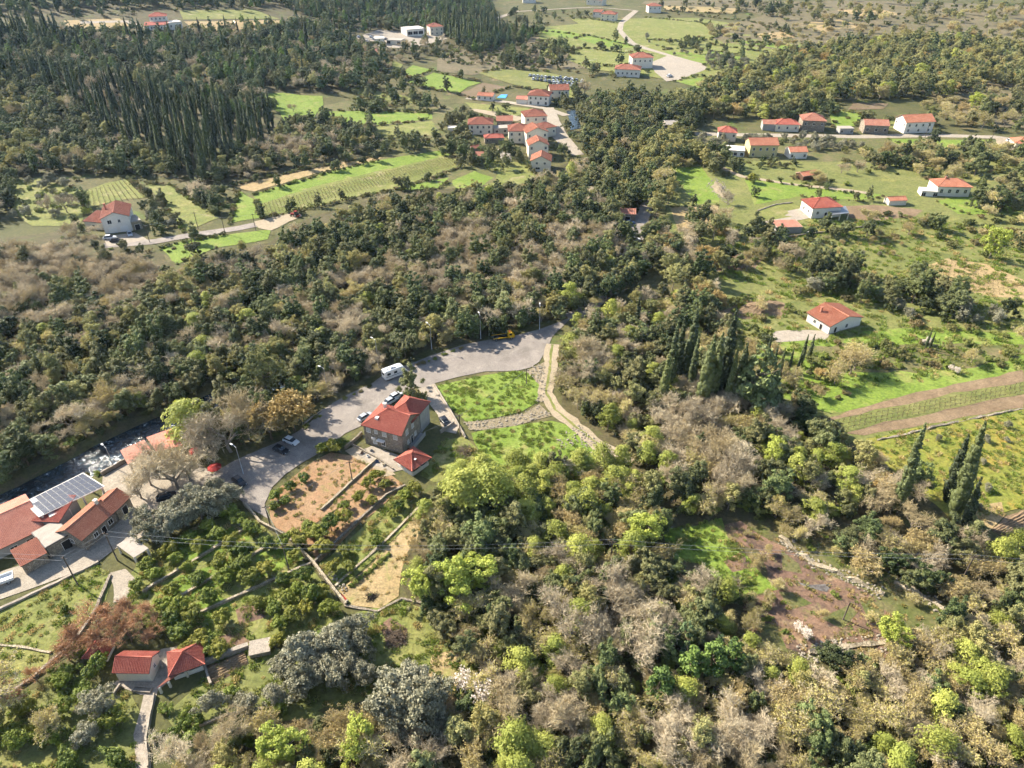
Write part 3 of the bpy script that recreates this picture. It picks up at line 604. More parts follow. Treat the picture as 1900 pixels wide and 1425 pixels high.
def finish_plants():
    """rank all plants by how much of them the camera sees; the largest become single things, the rest one mass per species"""
    n = len(PL); X = np.array([p['x'] for p in PL]); Y = np.array([p['y'] for p in PL]); Z = hgt(X, Y)
    rad = np.array([SP[p['k']]['var'][p['v']][2] * p['s'] for p in PL]); ht = np.array([SP[p['k']]['var'][p['v']][3] * p['s'] * p['sz'] for p in PL])
    u, v, d = proj(X, Y, Z + ht * .55); ut, vt, _ = proj(X, Y, Z + ht); ub, vb, _ = proj(X, Y, Z + ht * .1)
    G = 3; Wg, Hg = 1900 // G, 1425 // G; cov = np.zeros((Hg, Wg), bool); see = np.zeros(n)
    for i in np.argsort(d):
        r = rad[i] * FPX / d[i] / G * .85; cx, cy = u[i] / G, v[i] / G; hh = max(abs(vt[i] - vb[i]) / 2 / G, r * .6)
        xa, xb, ya, yb = int(max(0, cx - r)), int(min(Wg, cx + r + 1)), int(max(0, cy - hh)), int(min(Hg, cy + hh + 1))
        if xa >= xb or ya >= yb: continue
        yy, xx = np.ogrid[ya:yb, xa:xb]; e = ((xx - cx) / r) ** 2 + ((yy - cy) / hh) ** 2 <= 1
        c = cov[ya:yb, xa:xb]; see[i] = (e & ~c).sum(); 
        if SP[PL[i]['k']]['name'] not in ('bare_tree', 'budding_tree', 'rusty_bare_tree'): c |= e
    bysp = {}
    for i, p in enumerate(PL): bysp.setdefault(p['k'], []).append(i)
    name_by_landmark(X, Y, bysp); rest = {}; nsolo = 0
    for k, ids in bysp.items():
        ids = sorted(ids, key=lambda i: -(see[i] + (1e6 if PL[i]['solo'] else 0)))
        for rank, i in enumerate(ids):
            p = PL[i]
            if p['solo'] or (rank < SPECIES_CAP and see[i] * G * G > 60):
                tr, cr, _, _ = SP[k]['var'][p['v']]; nsolo += 1
                big = see[i] * G * G > 420 or p['solo']
                if tr is None or not big:
                    root = link(SP[k]['name'], cr); 
                else:
                    root = link(SP[k]['name'], None); root.empty_display_size = .3
                    link('trunk', tr, root); link('crown', cr, root)
                root.location = (p['x'], p['y'], Z[i] - .1); root.rotation_euler = (Matrix.Rotation(p.get('tilt', 0), 3, 'Y') @ Matrix.Rotation(p['rot'], 3, 'Z')).to_euler(); root.scale = (p['s'] * p['ax'], p['s'] / p['ax'], p['s'] * p['sz'])
                tag(root, p['label'], SP[k]['cat'], p['group'])
            else: rest.setdefault(k, []).append(i)
    for k, ids in rest.items():
        pts = [(PL[i]['x'], PL[i]['y'], float(Z[i]) - .1, PL[i]['rot'], PL[i]['s'], PL[i]['s'] * PL[i]['sz'], PL[i]['v']) for i in ids]
        mass(SP[k]['name'].replace('_tree', '') + '_wood' if SP[k]['cat'] not in ('shrub', 'bush') else SP[k]['name'] + '_cover', [c for _, c, _, _ in SP[k]['var']], pts, SP[k]['adj'] + 's massed together further back', SP[k]['cat'])
    print('plants', n, 'single', nsolo, {k: len(v) for k, v in bysp.items()})
SRC = {}
def mass(name, meshes, pts, label, cat):
    """one object that repeats the given meshes on points by geometry nodes; pts: x y z rot sxy sz variant"""
    A = np.array(pts, float)
    me = bpy.data.meshes.new(name); me.from_pydata(A[:, :3].tolist(), [], [])
    for nm, typ, val in (('rot', 'FLOAT_VECTOR', np.stack([0 * A[:, 3], 0 * A[:, 3], A[:, 3]], 1)), ('scl', 'FLOAT_VECTOR', np.stack([A[:, 4], A[:, 4], A[:, 5]], 1)), ('idx', 'INT', A[:, 6].astype(int))):
        a = me.attributes.new(nm, typ, 'POINT')
        a.data.foreach_set('vector' if typ == 'FLOAT_VECTOR' else 'value', np.ascontiguousarray(val).ravel())
    ob = link(name, me)
    ng = bpy.data.node_groups.new(name, 'GeometryNodeTree'); ng.interface.new_socket('Geometry', in_out='INPUT', socket_type='NodeSocketGeometry'); ng.interface.new_socket('Geometry', in_out='OUTPUT', socket_type='NodeSocketGeometry')
    N = ng.nodes; gi = N.new('NodeGroupInput'); go = N.new('NodeGroupOutput'); jn = N.new('GeometryNodeJoinGeometry')
    def attr(nm, dt):
        x = N.new('GeometryNodeInputNamedAttribute'); x.data_type = dt; x.inputs['Name'].default_value = nm; return next(o for o in x.outputs if o.name == 'Attribute' and o.enabled)
    ro, sc, ix = attr('rot', 'FLOAT_VECTOR'), attr('scl', 'FLOAT_VECTOR'), attr('idx', 'INT')
    for i, m in enumerate(meshes):
        if not (A[:, 6].astype(int) == i).any(): continue
        src = bpy.data.objects.new('source', m)                    # not linked to the scene: only carries the mesh into the node tree
        oi = N.new('GeometryNodeObjectInfo'); oi.inputs['Object'].default_value = src; oi.inputs['As Instance'].default_value = False; oi.transform_space = 'ORIGINAL'
        cmp_ = N.new('FunctionNodeCompare'); cmp_.data_type = 'INT'; cmp_.operation = 'EQUAL'
        ii = [s for s in cmp_.inputs if s.enabled and s.type == 'INT']; ng.links.new(ix, ii[0]); ii[1].default_value = i
        ip = N.new('GeometryNodeInstanceOnPoints'); ng.links.new(gi.outputs[0], ip.inputs['Points']); ng.links.new(cmp_.outputs[0], ip.inputs['Selection'])
        ng.links.new(oi.outputs['Geometry'], ip.inputs['Instance']); ng.links.new(ro, ip.inputs['Rotation']); ng.links.new(sc, ip.inputs['Scale'])
        ng.links.new(ip.outputs[0], jn.inputs[0])
    ng.links.new(jn.outputs[0], go.inputs[0])
    md = ob.modifiers.new('scatter', 'NODES'); md.node_group = ng
    tag(ob, label, cat, kind='stuff'); return ob
# ------------------------------------------------------------------ buildings
def tilemat(name, a, b, c):
    m = NT(name); col = m.mix(m.ramp(m.noise(.35, 4, .7), [(.35, B1), (.65, W1)]), lin(a), lin(b))
    col = m.mix(m.ramp(m.noise(3.2, 3, .8), [(.46, B1), (.7, W1)]), col, lin(c)); col = m.mix(m.ramp(m.noise(5.5, 2, .9), [(.56, B1), (.74, W1)]), col, tuple(min(1, v * 1.5 + .06) for v in lin(b)[:3]) + (1,)); m.color(col); m.b.inputs['Roughness'].default_value = .85; return m.mat
def stonemat(name, a, b, joint, sc=2.2):
    m = NT(name); v = m.n('ShaderNodeTexVoronoi'); v.inputs['Scale'].default_value = sc; m.l(m.coord(), v.inputs['Vector'])
    col = m.mix(v.outputs['Color'], lin(a), lin(b)); ed = m.n('ShaderNodeTexVoronoi', feature='DISTANCE_TO_EDGE'); ed.inputs['Scale'].default_value = sc; m.l(m.coord(), ed.inputs['Vector'])
    f = m.ramp(ed.outputs['Distance'], [(.02, B1), (.09, W1)]); m.color(m.mix(f, lin(joint), col)); m.bump(f, .6, .06); return m.mat
M['tile_red'] = tilemat('red_tile', '985042', 'a86452', '80443a'); M['tile_orange'] = tilemat('orange_tile', 'a2664e', 'b07a60', '8c5844'); M['tile_brown'] = tilemat('brown_tile', '8a5444', '9a6450', '6f463a')
M['tile_pale'] = tilemat('pale_tile', 'b0705c', 'bd8470', '96604f'); M['tile_old'] = tilemat('old_tile', '9a6250', 'a87862', '7d5646')
M['white'] = plain('white_plaster', 'd4ccc0', .9, .08, .8); M['cream'] = plain('cream_plaster', 'd0c6b2', .9, .1, .8); M['yellowp'] = plain('yellow_plaster', 'b9ab7a', .9, .1, .8)
M['greyp'] = plain('grey_render', '96938c', .9, .15, .8); M['stone'] = stonemat('stone_wall', '7d7264', 'a09482', '5e564a', 2.4); M['pale_stone'] = stonemat('pale_stone', '94876f', 'b0a38c', '766b58', 2.0)
M['glass'] = plain('window_glass', '2b3238', .12, .2, 2, 0, .6); M['frame'] = plain('window_frame', 'd5d0c8', .6, .05); M['dark'] = plain('dark_opening', '26221f', .9, .2); M['wood'] = plain('brown_wood', '5c4230', .8, .25, 4)
M['shutter'] = plain('grey_shutter', 'a9a6a0', .7, .08); M['slab'] = plain('concrete_slab', '9b9286', .9, .2, .9); M['metal'] = plain('metal_grey', '8d8f92', .45, .1, 2, .6, .5); M['gutter'] = plain('gutter', '4a4442', .6, .1)
BP = []
def tiles(mb, pl, sp, crs, h, m):
    """rows of barrel tiles over roof plane pl (first edge = eave)"""
    p = [Vector(q) for q in pl]; u = (p[1] - p[0]).normalized(); nrm = (p[1] - p[0]).cross(p[2] - p[0]).normalized(); v = nrm.cross(u)
    q2 = [((a - p[0]).dot(u), (a - p[0]).dot(v)) for a in p]; u0 = min(a for a, _ in q2); u1 = max(a for a, _ in q2); n = max(1, int((u1 - u0) / sp)); d = (u1 - u0) / n
    for i in range(n):
        c = u0 + (i + .5) * d; vv = []
        for j in range(len(q2)):
            (a0, b0), (a1, b1) = q2[j - 1], q2[j]
            if (a0 - c) * (a1 - c) <= 0 and a0 != a1: vv.append(b0 + (b1 - b0) * (c - a0) / (a1 - a0))
        if len(vv) < 2 or max(vv) - min(vv) < .15: continue
        lo, hi = min(vv), max(vv); k = max(1, int((hi - lo) / crs)) if crs else 1; w_ = d * .38
        for j in range(k):
            a = lo + (hi - lo) * j / k; b = lo + (hi - lo) * (j + 1) / k + (.04 if crs else 0); hs = h * random.uniform(.9, 1.1); lift = h * .35 if crs else 0
            P0 = p[0] + u * c + v * a + nrm * lift; P1 = p[0] + u * c + v * b
            A = [P0 - u * w_, P0 - u * w_ * .5 + nrm * hs, P0 + u * w_ * .5 + nrm * hs, P0 + u * w_]; Bq = [x - P0 + P1 for x in A]
            for t in range(3): mb.face([A[t], A[t + 1], Bq[t + 1], Bq[t]], m)
            mb.face([A[0], A[3], A[2], A[1]], m)
def roof_mesh(w, d, h, kind, rh, ov, near, slabm=1):
    """footprint 0..w x 0..d, eaves at h; returns MB with tiles (slot 0) and slab (slot 1)"""
    mb = MB(); x0, x1, y0, y1 = -ov, w + ov, -ov, d + ov; t = .14
    if kind == 'flat':
        mb.box(x0, x1, y0, y1, h, h + .22, 1); mb.box(x0 + .15, x1 - .15, y0 + .15, y1 - .15, h + .22, h + .26, 0); return mb
    z0 = h - ov * rh / (min(w, d) / 2 if kind in ('hip', 'pyramid') else (d / 2 if kind == 'gx' else w / 2)); zt = h + rh
    if kind == 'hip':
        if w >= d: r = min(w, d) / 2 + ov; a, b = (x0 + r, (y0 + y1) / 2, zt), (x1 - r, (y0 + y1) / 2, zt)
        else: r = w / 2 + ov; a, b = ((x0 + x1) / 2, y0 + r, zt), ((x0 + x1) / 2, y1 - r, zt)
    e = [(x0, y0, z0), (x1, y0, z0), (x1, y1, z0), (x0, y1, z0)]
    if kind == 'hip' and w >= d: pls = [[e[0], e[1], b, a], [e[1], e[2], b], [e[2], e[3], a, b], [e[3], e[0], a]]; rid = [(a, b), (e[0], a), (e[1], b), (e[2], b), (e[3], a)]
    elif kind == 'hip': pls = [[e[0], e[1], a], [e[1], e[2], b, a], [e[2], e[3], b], [e[3], e[0], a, b]]; rid = [(a, b), (e[0], a), (e[1], a), (e[2], b), (e[3], b)]
    elif kind == 'pyramid': a = (w / 2, d / 2, zt); pls = [[e[i], e[(i + 1) % 4], a] for i in range(4)]; rid = [(e[i], a) for i in range(4)]
    elif kind == 'gx': a, b = (x0, d / 2, zt), (x1, d / 2, zt); pls = [[e[0], e[1], b, a], [e[2], e[3], a, b]]; rid = [(a, b)]
    elif kind == 'gy': a, b = (w / 2, y0, zt), (w / 2, y1, zt); pls = [[e[1], e[2], b, a], [e[3], e[0], a, b]]; rid = [(a, b)]
    elif kind == 'shed': a, b = (x0, y1, zt), (x1, y1, zt); e[0] = (x0, y0, h); e[1] = (x1, y0, h); pls = [[e[0], e[1], b, a]]; rid = []
    elif kind == 'hipl':            # hipped at x0, gable at x1
        r = d / 2 + ov; a, b = (x0 + r, d / 2, zt), (x1, d / 2, zt); pls = [[e[0], e[1], b, a], [e[2], e[3], a, b], [e[3], e[0], a]]; rid = [(a, b), (e[0], a), (e[3], a)]
    sp, crs, hh = {2: (.27, .36, .075), 1: (.34, .6, .08), 0: (.6, 0, .09)}[near]
    for pl in pls:
        mb.face(pl, 0); mb.face([(q[0], q[1], q[2] - t) for q in pl[::-1]], 1)
        for i in range(len(pl)): q, r_ = pl[i], pl[(i + 1) % len(pl)]; mb.face([q, (q[0], q[1], q[2] - t), (r_[0], r_[1], r_[2] - t), r_], 1)
        tiles(mb, pl, sp, crs, hh, 0)
    for a, b in rid: mb.tube([Vector(a) + Vector((0, 0, .03)), Vector(b) + Vector((0, 0, .03))], .13 if near else .16, 5, 0)
    return mb
def opening(parent, side, w, d, u, z, ww, hh, name='window', mat='glass', frm='frame', sill=True):
    """window or door on side F/B/L/R at fraction u, sill height z"""
    L = w if side in 'FB' else d; c = u * L; f = MB(); g = MB(); t = .09
    def add(mb, a0, a1, z0, z1, o0, o1):
        if side == 'F': mb.box(a0, a1, -o1, -o0, z0, z1)
        elif side == 'B': mb.box(a0, a1, d + o0, d + o1, z0, z1)
        elif side == 'L': mb.box(-o1, -o0, a0, a1, z0, z1)
        else: mb.box(w + o0, w + o1, a0, a1, z0, z1)
    a0, a1 = c - ww / 2, c + ww / 2
    add(f, a0 - t, a0, z - t, z + hh + t, .0, .07); add(f, a1, a1 + t, z - t, z + hh + t, .0, .07); add(f, a0, a1, z + hh, z + hh + t, .0, .07)
    if name == 'window': add(f, a0 - .12, a1 + .12, z - t - .02, z - .02 if sill else z, .002, .13 if sill else .06); add(f, c - .03, c + .03, z, z + hh, .004, .05)
    o = f.build(name, M[frm], parent); add(g, a0, a1, z, z + hh, .002, .03); g.build('pane' if name == 'window' else 'leaf', M[mat], o)
    return o
def house(name, label, fl, fr, d, h, roof='hip', rh=1.8, wall='white', rm='tile_red', ov=.45, near=0, wins=(), doors=(), chim=(), group=None, cat='house', slab=None, base=0, width=None, lift=0.0, panels=None):
    """front wall from ground pixel fl to fr; depth d metres away from the viewer"""
    a = P(*fl); b = P(*fr); ang = math.atan2(b.y - a.y, b.x - a.x); w = width or math.hypot(b.x - a.x, b.y - a.y)
    ca, sa = math.cos(ang), math.sin(ang); cs = [(a.x + ca * x - sa * y, a.y + sa * x + ca * y) for x, y in ((0, 0), (w, 0), (w, d), (0, d))]
    zz = [hz(*q) for q in cs]; z0 = sum(zz) / 4; root = empty(name, (a.x, a.y, z0 + lift), ang); low = min(zz) - z0 - .6
    g = 1.2; AVOID.append([Vector((a.x + ca * x - sa * y, a.y + sa * x + ca * y, 0)) for x, y in ((-g, -g), (w + g, -g), (w + g, d + g), (-g, d + g))])
    mb = MB(); zt = h
    mb.face([(0, 0, low), (w, 0, low), (w, 0, zt), (0, 0, zt)]); mb.face([(w, 0, low), (w, d, low), (w, d, zt), (w, 0, zt)]); mb.face([(w, d, low), (0, d, low), (0, d, zt), (w, d, zt)]); mb.face([(0, d, low), (0, 0, low), (0, 0, zt), (0, d, zt)])
    s = rh - .12
    if roof == 'gx': mb.face([(w, 0, zt), (w, d, zt), (w, d / 2, zt + s)]); mb.face([(0, d, zt), (0, 0, zt), (0, d / 2, zt + s)])
    if roof == 'gy': mb.face([(0, 0, zt), (w, 0, zt), (w / 2, 0, zt + s)]); mb.face([(w, d, zt), (0, d, zt), (w / 2, d, zt + s)])
    if roof == 'hipl': mb.face([(w, 0, zt), (w, d, zt), (w, d / 2, zt + s)])
    if roof == 'shed': mb.face([(w, 0, zt), (w, d, zt), (w, d, zt + s)]); mb.face([(0, d, zt), (0, 0, zt), (0, d, zt + s)]); mb.face([(w, d, zt), (0, d, zt), (0, d, zt + s), (w, d, zt + s)])
    mb.build('wall', M[wall], root)
    if base: q = MB(); q.box(-.05, w + .05, -.05, d + .05, low, base); q.build('plinth', M['slab'], root)
    rf = roof_mesh(w, d, h, roof, rh, ov, near).build('roof', [M[rm], M[slab or ('gutter' if near else 'slab')]], root)
    for (x, y, hc) in chim:
        q = MB(); zb = h + rh * .2; q.box(x * w - .3, x * w + .3, y * d - .3, y * d + .3, zb, h + rh + hc); q.box(x * w - .4, x * w + .4, y * d - .4, y * d + .4, h + rh + hc, h + rh + hc + .14); q.build('chimney', M['cream' if wall != 'white' else 'tile_old'], rf)
    for s_ in wins: opening(root, s_[0], w, d, *s_[1:5], 'window', s_[5] if len(s_) > 5 else 'glass')
    for s_ in doors: opening(root, s_[0], w, d, *s_[1:5], 'door', s_[5] if len(s_) > 5 else 'wood')
    tag(root, label, cat, group); root['w'] = w; return root
def wrow(side, n, z, ww=1.0, hh=1.3, a=.14, b=.86, mat='glass'): return [(side, a + (b - a) * (i / (n - 1) if n > 1 else .5), z, ww, hh, mat) for i in range(n)]

# --- the stone house in the middle
mh = house('stone_house', 'two-storey stone house with a red tiled hip roof beside the car park', (679, 823), (748, 843), 8.6, 6.1, 'hipl', 2.7, 'stone', 'tile_red', .4, 2,
           [('F', .13, 4.1, .95, 1.35, 'shutter'), ('F', .33, 4.3, .7, 1.0, 'shutter'), ('F', .55, 4.1, .95, 1.4, 'shutter'), ('F', .84, 4.1, .95, 1.4, 'shutter'), ('F', .27, 1.1, .9, 1.4, 'shutter'), ('F', .5, 1.1, .9, 1.4, 'dark'),
            ('R', .3, 4.2, .95, 1.3, 'shutter'), ('R', .62, 4.3, .9, 1.2, 'shutter'), ('R', .32, 1.3, .7, 1.0, 'shutter'), ('R', .72, 1.4, .7, 1.0, 'shutter')], [('R', .52, .3, .95, 2.1, 'dark')], [(.3, .62, .5)])
W0 = mh['w']
def hroof(parent, x0, x1, y0, y1, h, kind, rh, mats, ov=.35, near=2, name='rear_roof'):
    o = roof_mesh(x1 - x0, y1 - y0, h, kind, rh, ov, near).build(name, mats, parent); o.location = (x0, y0, 0); return o
q = MB(); q.box(W0 - 6.6, W0 + .02, 8.6, 13.6, -.8, 6.35); q.build('rear_wall', M['greyp'], mh); hroof(mh, W0 - 6.6, W0 + .02, 5.2, 13.6, 6.35, 'hip', 2.3, [M['tile_red'], M['gutter']])
for (sx, sy) in ((W0 * .28, 2.0), ):
    q = MB(); q.box(sx - .4, sx + .4, sy - .55, sy + .55, 7.1, 7.62); q.build('skylight', M['frame'], mh)
q = MB(); q.box(W0 * .36, W0 * .56, -1.0, -.02, 2.75, 2.85); q.build('door_canopy', M['frame'], mh)
q = MB(); q.box(W0 + .02, W0 + 1.5, 2.6, 8.4, -.6, .35); q.box(W0 + 1.42, W0 + 1.5, 2.6, 8.4, .35, 1.2); q.box(W0 + .02, W0 + 1.42, 2.6, 2.7, .35, 1.2); q.build('side_terrace', M['greyp'], mh)
q = MB(); q.tube([(W0 + .07, 8.75, 0), (W0 + .07, 8.75, 6.2)], .06); q.build('drainpipe', M['gutter'], mh)
q = MB(); q.box(W0 * .2, W0 * .3, -.42, -.1, 2.45, 2.95); q.build('air_conditioner', M['frame'], mh)
# garden pavilion: open sided, pyramid roof
def pavilion(name, label, corners, h, rh, rm='tile_red', near=2, walls=True):
    c = [P(*q) for q in corners]; a, b = c[0], c[1]; ang = math.atan2(b.y - a.y, b.x - a.x); w = (b - a).length; d = (c[2] - b).length
    root = empty(name, (a.x, a.y, hz(a.x, a.y)), ang)
    AVOID.append([Vector((a.x + math.cos(ang) * x - math.sin(ang) * y, a.y + math.sin(ang) * x + math.cos(ang) * y, 0)) for x, y in ((-1, -1), (w + 1, -1), (w + 1, d + 1), (-1, d + 1))])
    for i, (x, y) in enumerate(((.1, .1), (w - .35, .1), (w - .35, d - .35), (.1, d - .35), (w / 2 - .12, .1), (w - .35, d / 2))):
        q = MB(); q.box(x, x + .25, y, y + .25, -.6, h); q.build('pillar', M['white'], root)
    if walls:
        q = MB(); q.box(0, w, 0, .18, -.6, .95); q.box(w - .18, w, .18, d, -.6, .95); q.build('low_wall', M['white'], root); q = MB(); q.box(.3, w - .3, d - .2, d, -.4, h); q.build('back_wall', M['cream'], root)
    roof_mesh(w, d, h, 'pyramid', rh, .55, near).build('roof', [M[rm], M['gutter']], root); tag(root, label, 'pavilion'); return root, w, d
pv, pw, pd = pavilion('garden_pavilion', 'red pyramid-roofed pavilion in front of the stone house', ((738, 866), (766, 884), (794, 862)), 2.5, 1.5)
q = MB(); q.box(pw * .72, pw * .84, pd * .35, pd * .45, 3.1, 3.32); q.build('roof_hatch', M['frame'], pv)
# small white hut and its neighbour
house('white_hut', 'small white hut with a red tiled gable roof at the path head', (222, 1264), (284, 1265), 3.6, 3.0, 'gx', 1.3, 'cream', 'tile_red', .3, 2, [('R', .5, 1.5, .5, .8)], [], cat='hut')
pavilion('tiled_shelter', 'red pyramid-roofed shelter right of the white hut', ((325, 1262), (379, 1243), (366, 1212)), 2.5, 1.5)
pavilion('tiled_shelter', 'shaded red pyramid roof half hidden by the rust red trees', ((166, 1228), (200, 1228), (204, 1202)), 2.2, 1.4)
# restaurant group by the river
house('stone_barn', 'long stone building with orange tiled roof in the restaurant yard', (162, 1022), (221, 968), 6.2, 3.4, 'gx', 1.7, 'stone', 'tile_orange', .35, 2, [('F', .8, 1.1, 1.0, 1.2, 'dark'), ('F', .35, 1.1, .9, 1.1, 'dark'), ('L', .5, 1.2, .8, 1.0, 'dark')], [('F', .58, 0, 1.0, 2.0, 'dark')], [(.9, .5, .9)], cat='building')
house('stone_barn', 'short stone building with a blue-black door joined to the long barn', (223, 966), (248, 941), 5.4, 3.2, 'gx', 1.5, 'pale_stone', 'tile_orange', .3, 2, [], [('F', .5, .1, 1.3, 2.1, 'dark')], cat='building')
house('restaurant', 'large building with a broad red tiled roof at the left edge', (-62, 1068), (88, 994), 13, 3.6, 'gx', 2.6, 'greyp', 'tile_pale', .4, 2, [('F', .8, 1.2, 1.2, 1.2, 'dark'), ('F', .6, 1.2, 1.2, 1.2, 'dark')], [('R', .4, 0, 1.4, 2.1, 'dark')], cat='building')
house('stone_shed', 'small stone shed with a brown-red tiled roof beside the lane', (50, 1067), (94, 1043), 4.2, 2.7, 'shed', 1.0, 'stone', 'tile_brown', .25, 2, [], [('R', .5, 0, .9, 1.9, 'dark')], cat='shed')
house('flat_roof_store', 'flat concrete-roofed store between the shed and the long barn', (96, 1036), (140, 1010), 6, 3.0, 'flat', 0, 'stone', 'slab', .2, 1, [], [('F', .75, 0, 1.8, 2.2, 'dark')], cat='store')
house('tiled_annex', 'low annex with a dark red roof behind the flat store', (72, 988), (120, 990), 6.5, 3.4, 'shed', 1.0, 'greyp', 'tile_red', .2, 2, cat='annex')
house('white_annex', 'white flat-roofed annex in front of the solar canopy', (105, 983), (140, 965), 4.2, 3.5, 'flat', 0, 'white', 'white', .1, 0, cat='annex')
def canopy(name, label, px4, h, rm, posts, t=.2, tilt=0.0, cat='canopy'):
    c = [P(*q) for q in px4]; z = sum(p.z for p in c) / 4; o = c[0]; root = empty(name, (o.x, o.y, z)); q = MB(); L = [(p.x - o.x, p.y - o.y) for p in c]; hh = [h, h, h + tilt, h + tilt]
    q.face([(x, y, k + t) for (x, y), k in zip(L, hh)]); q.face([(x, y, k) for (x, y), k in list(zip(L, hh))[::-1]])
    for i in range(4): j = (i + 1) % 4; q.face([(*L[i], hh[i]), (*L[j], hh[j]), (*L[j], hh[j] + t), (*L[i], hh[i] + t)])
    bm = q.build('roof', M[rm], root)
    for i, f in posts:
        j = (i + 1) % 4; x = (L[i][0] + (L[j][0] - L[i][0]) * f) * .96 + .02 * sum(a for a, _ in L); y = (L[i][1] + (L[j][1] - L[i][1]) * f) * .96 + .01 * sum(b for _, b in L); k = MB(); k.box(x - .16, x + .16, y - .16, y + .16, -.6, h + min(tilt, 0) + .02); k.build('post', M['cream'], root)
    AVOID.append(c); tag(root, label, cat); return root, L, hh
cv, L, hh = canopy('solar_canopy', 'white canopy carrying rows of solar panels by the river', ((86, 986), (206, 928), (168, 906), (60, 962)), 4.0, 'white', [(0, .03), (0, .35), (0, .66), (0, .97), (2, .03), (2, .5), (2, .97)], .2, .5)
M['solar'] = plain('solar_cell', '3a3f4c', .25, .2, 2, 0, .5); M['solar_rim'] = plain('solar_rim', '5c6066', .4, .05, 2, .3)
nu, nv = 10, 4
for i in range(nu):
    for j in range(nv):
        if (j == 0 and i > 9) or (j == 3 and i < 1): continue
        def S(u, v, k): 
            e = [L[0][m] * (1 - u) * (1 - v) + L[1][m] * u * (1 - v) + L[2][m] * u * v + L[3][m] * (1 - u) * v for m in (0, 1)]; return (e[0], e[1], (hh[0] * (1 - v) + hh[2] * v) + .2 + k)
        u0, u1, v0, v1 = .08 + .9 * i / nu + .002, .08 + .9 * (i + 1) / nu - .002, .03 + .94 * j / nv + .004, .03 + .94 * (j + 1) / nv - .014
        q = MB(); q.face([S(u0, v0, .1), S(u1, v0, .1), S(u1, v1, .1), S(u0, v1, .1)], 1)
        for a, b in (((u0, v0), (u1, v0)), ((u1, v0), (u1, v1)), ((u1, v1), (u0, v1)), ((u0, v1), (u0, v0))): q.face([S(*a, .02), S(*b, .02), S(*b, .1), S(*a, .1)], 1)
        du, dv = .005, .012; q.face([S(u0 + du, v0 + dv, .105), S(u1 - du, v0 + dv, .105), S(u1 - du, v1 - dv, .105), S(u0 + du, v1 - dv, .105)], 0); q.build('solar_panel', [M['solar'], M['solar_rim']], cv)
canopy('slatted_pergola', 'grey-brown flat pergola beside the olive row', ((256, 1052), (283, 1034), (250, 1012), (224, 1028)), 2.5, 'slab', [(0, .05), (0, .95), (2, .05), (2, .95)], .15, cat='pergola')
canopy('terrace_awning', 'pale red awning over the river terrace', ((245, 880), (292, 858), (276, 838), (232, 858)), 3.0, 'tile_pale', [(0, .05), (0, .95), (2, .05), (2, .95)], .12, .5, cat='awning')
canopy('terrace_awning', 'second pale red awning behind the leafless trees', ((298, 858), (345, 845), (325, 818), (280, 834)), 3.1, 'tile_pale', [(0, .05), (0, .95), (2, .05), (2, .95)], .12, .5, cat='awning')
M['red_cloth'] = plain('red_cloth', '8e2a26', .9, .15)
def parasol(px, py, label):
    p = P(px, py); root = empty('parasol', p); q = MB(); q.tube([(0, 0, 0), (0, 0, 2.6)], .04); q.build('pole', M['metal'], root); q = MB()
    for i in range(8): a, b = i * .785, (i + 1) * .785; q.face([(1.6 * math.cos(a), 1.6 * math.sin(a), 2.1), (1.6 * math.cos(b), 1.6 * math.sin(b), 2.1), (0, 0, 2.75)])
    q.build('canopy', M['red_cloth'], root); q = MB(); q.tube([(0, 0, 0), (0, 0, .1)], .3, 10); q.build('base', M['slab'], root); tag(root, label, 'parasol')
parasol(366, 850, 'dark red parasol under the yellow-green restaurant tree'); parasol(402, 880, 'dark red parasol nearest the car park')
# left farmhouse
lf = house('farmhouse', 'white gabled farmhouse with a brown roof at the left road', (196, 434), (247, 428), 13, 6.3, 'gy', 2.0, 'white', 'tile_brown', .4, 1, [('F', .27, 3.9, 1.4, 1.4, 'dark'), ('R', .3, 3.8, 1, 1.2), ('R', .6, 3.8, 1, 1.2), ('F', .62, 4.0, .8, 1.2)], [('F', .3, 0, 2.6, 2.4, 'frame'), ('F', .72, 0, 2.6, 2.4, 'frame')], [(.15, .6, 1.0)])
house('farm_annex', 'low brown-roofed annex left of the white farmhouse', (160, 424), (192, 427), 8, 3.2, 'shed', 1.2, 'cream', 'tile_brown', .3, 1, [('F', .5, 1, 1.2, 1.0, 'dark')], cat='annex')
house('farm_annex', 'arched porch annex right of the white farmhouse', (248, 428), (266, 424), 7, 3.4, 'flat', 0, 'pale_stone', 'slab', .1, 0, [], [('F', .5, 0, 1.8, 2.2, 'dark')], cat='annex')
# village
V = dict(near=0, ov=.5)
house('village_house', 'nearest gabled village house with red roof at the hedge', (985, 318), (1021, 319), 9, 5.2, 'gy', 2.2, 'cream', 'tile_orange', .4, 1, [('F', .35, 1.0, 2.0, 1.0), ('F', .3, 3.4, .9, 1.0), ('F', .7, 3.4, .9, 1.0)])
house('village_house', 'second gabled village house behind the nearest one', (981, 294), (1017, 293), 9, 6.4, 'gy', 2.2, 'cream', 'tile_orange', .4, 1, wrow('F', 2, 4.2))
house('village_house', 'third gabled village house in the row', (977, 273), (1016, 270), 10, 7.0, 'gy', 2.3, 'cream', 'tile_orange', .4, 1, wrow('F', 2, 4.6))
house('village_house', 'rambling village house with brown hip roof', (944, 266), (984, 266), 11, 6.2, 'hip', 2.4, 'cream', 'tile_brown', .4, 1, wrow('F', 3, 3.8) + wrow('F', 3, 1.0))
house('village_house', 'tallest hip-roofed village house at the back', (974, 243), (1014, 241), 11, 7.5, 'hip', 2.4, 'cream', 'tile_brown', .4, 1, wrow('F', 3, 5.0))
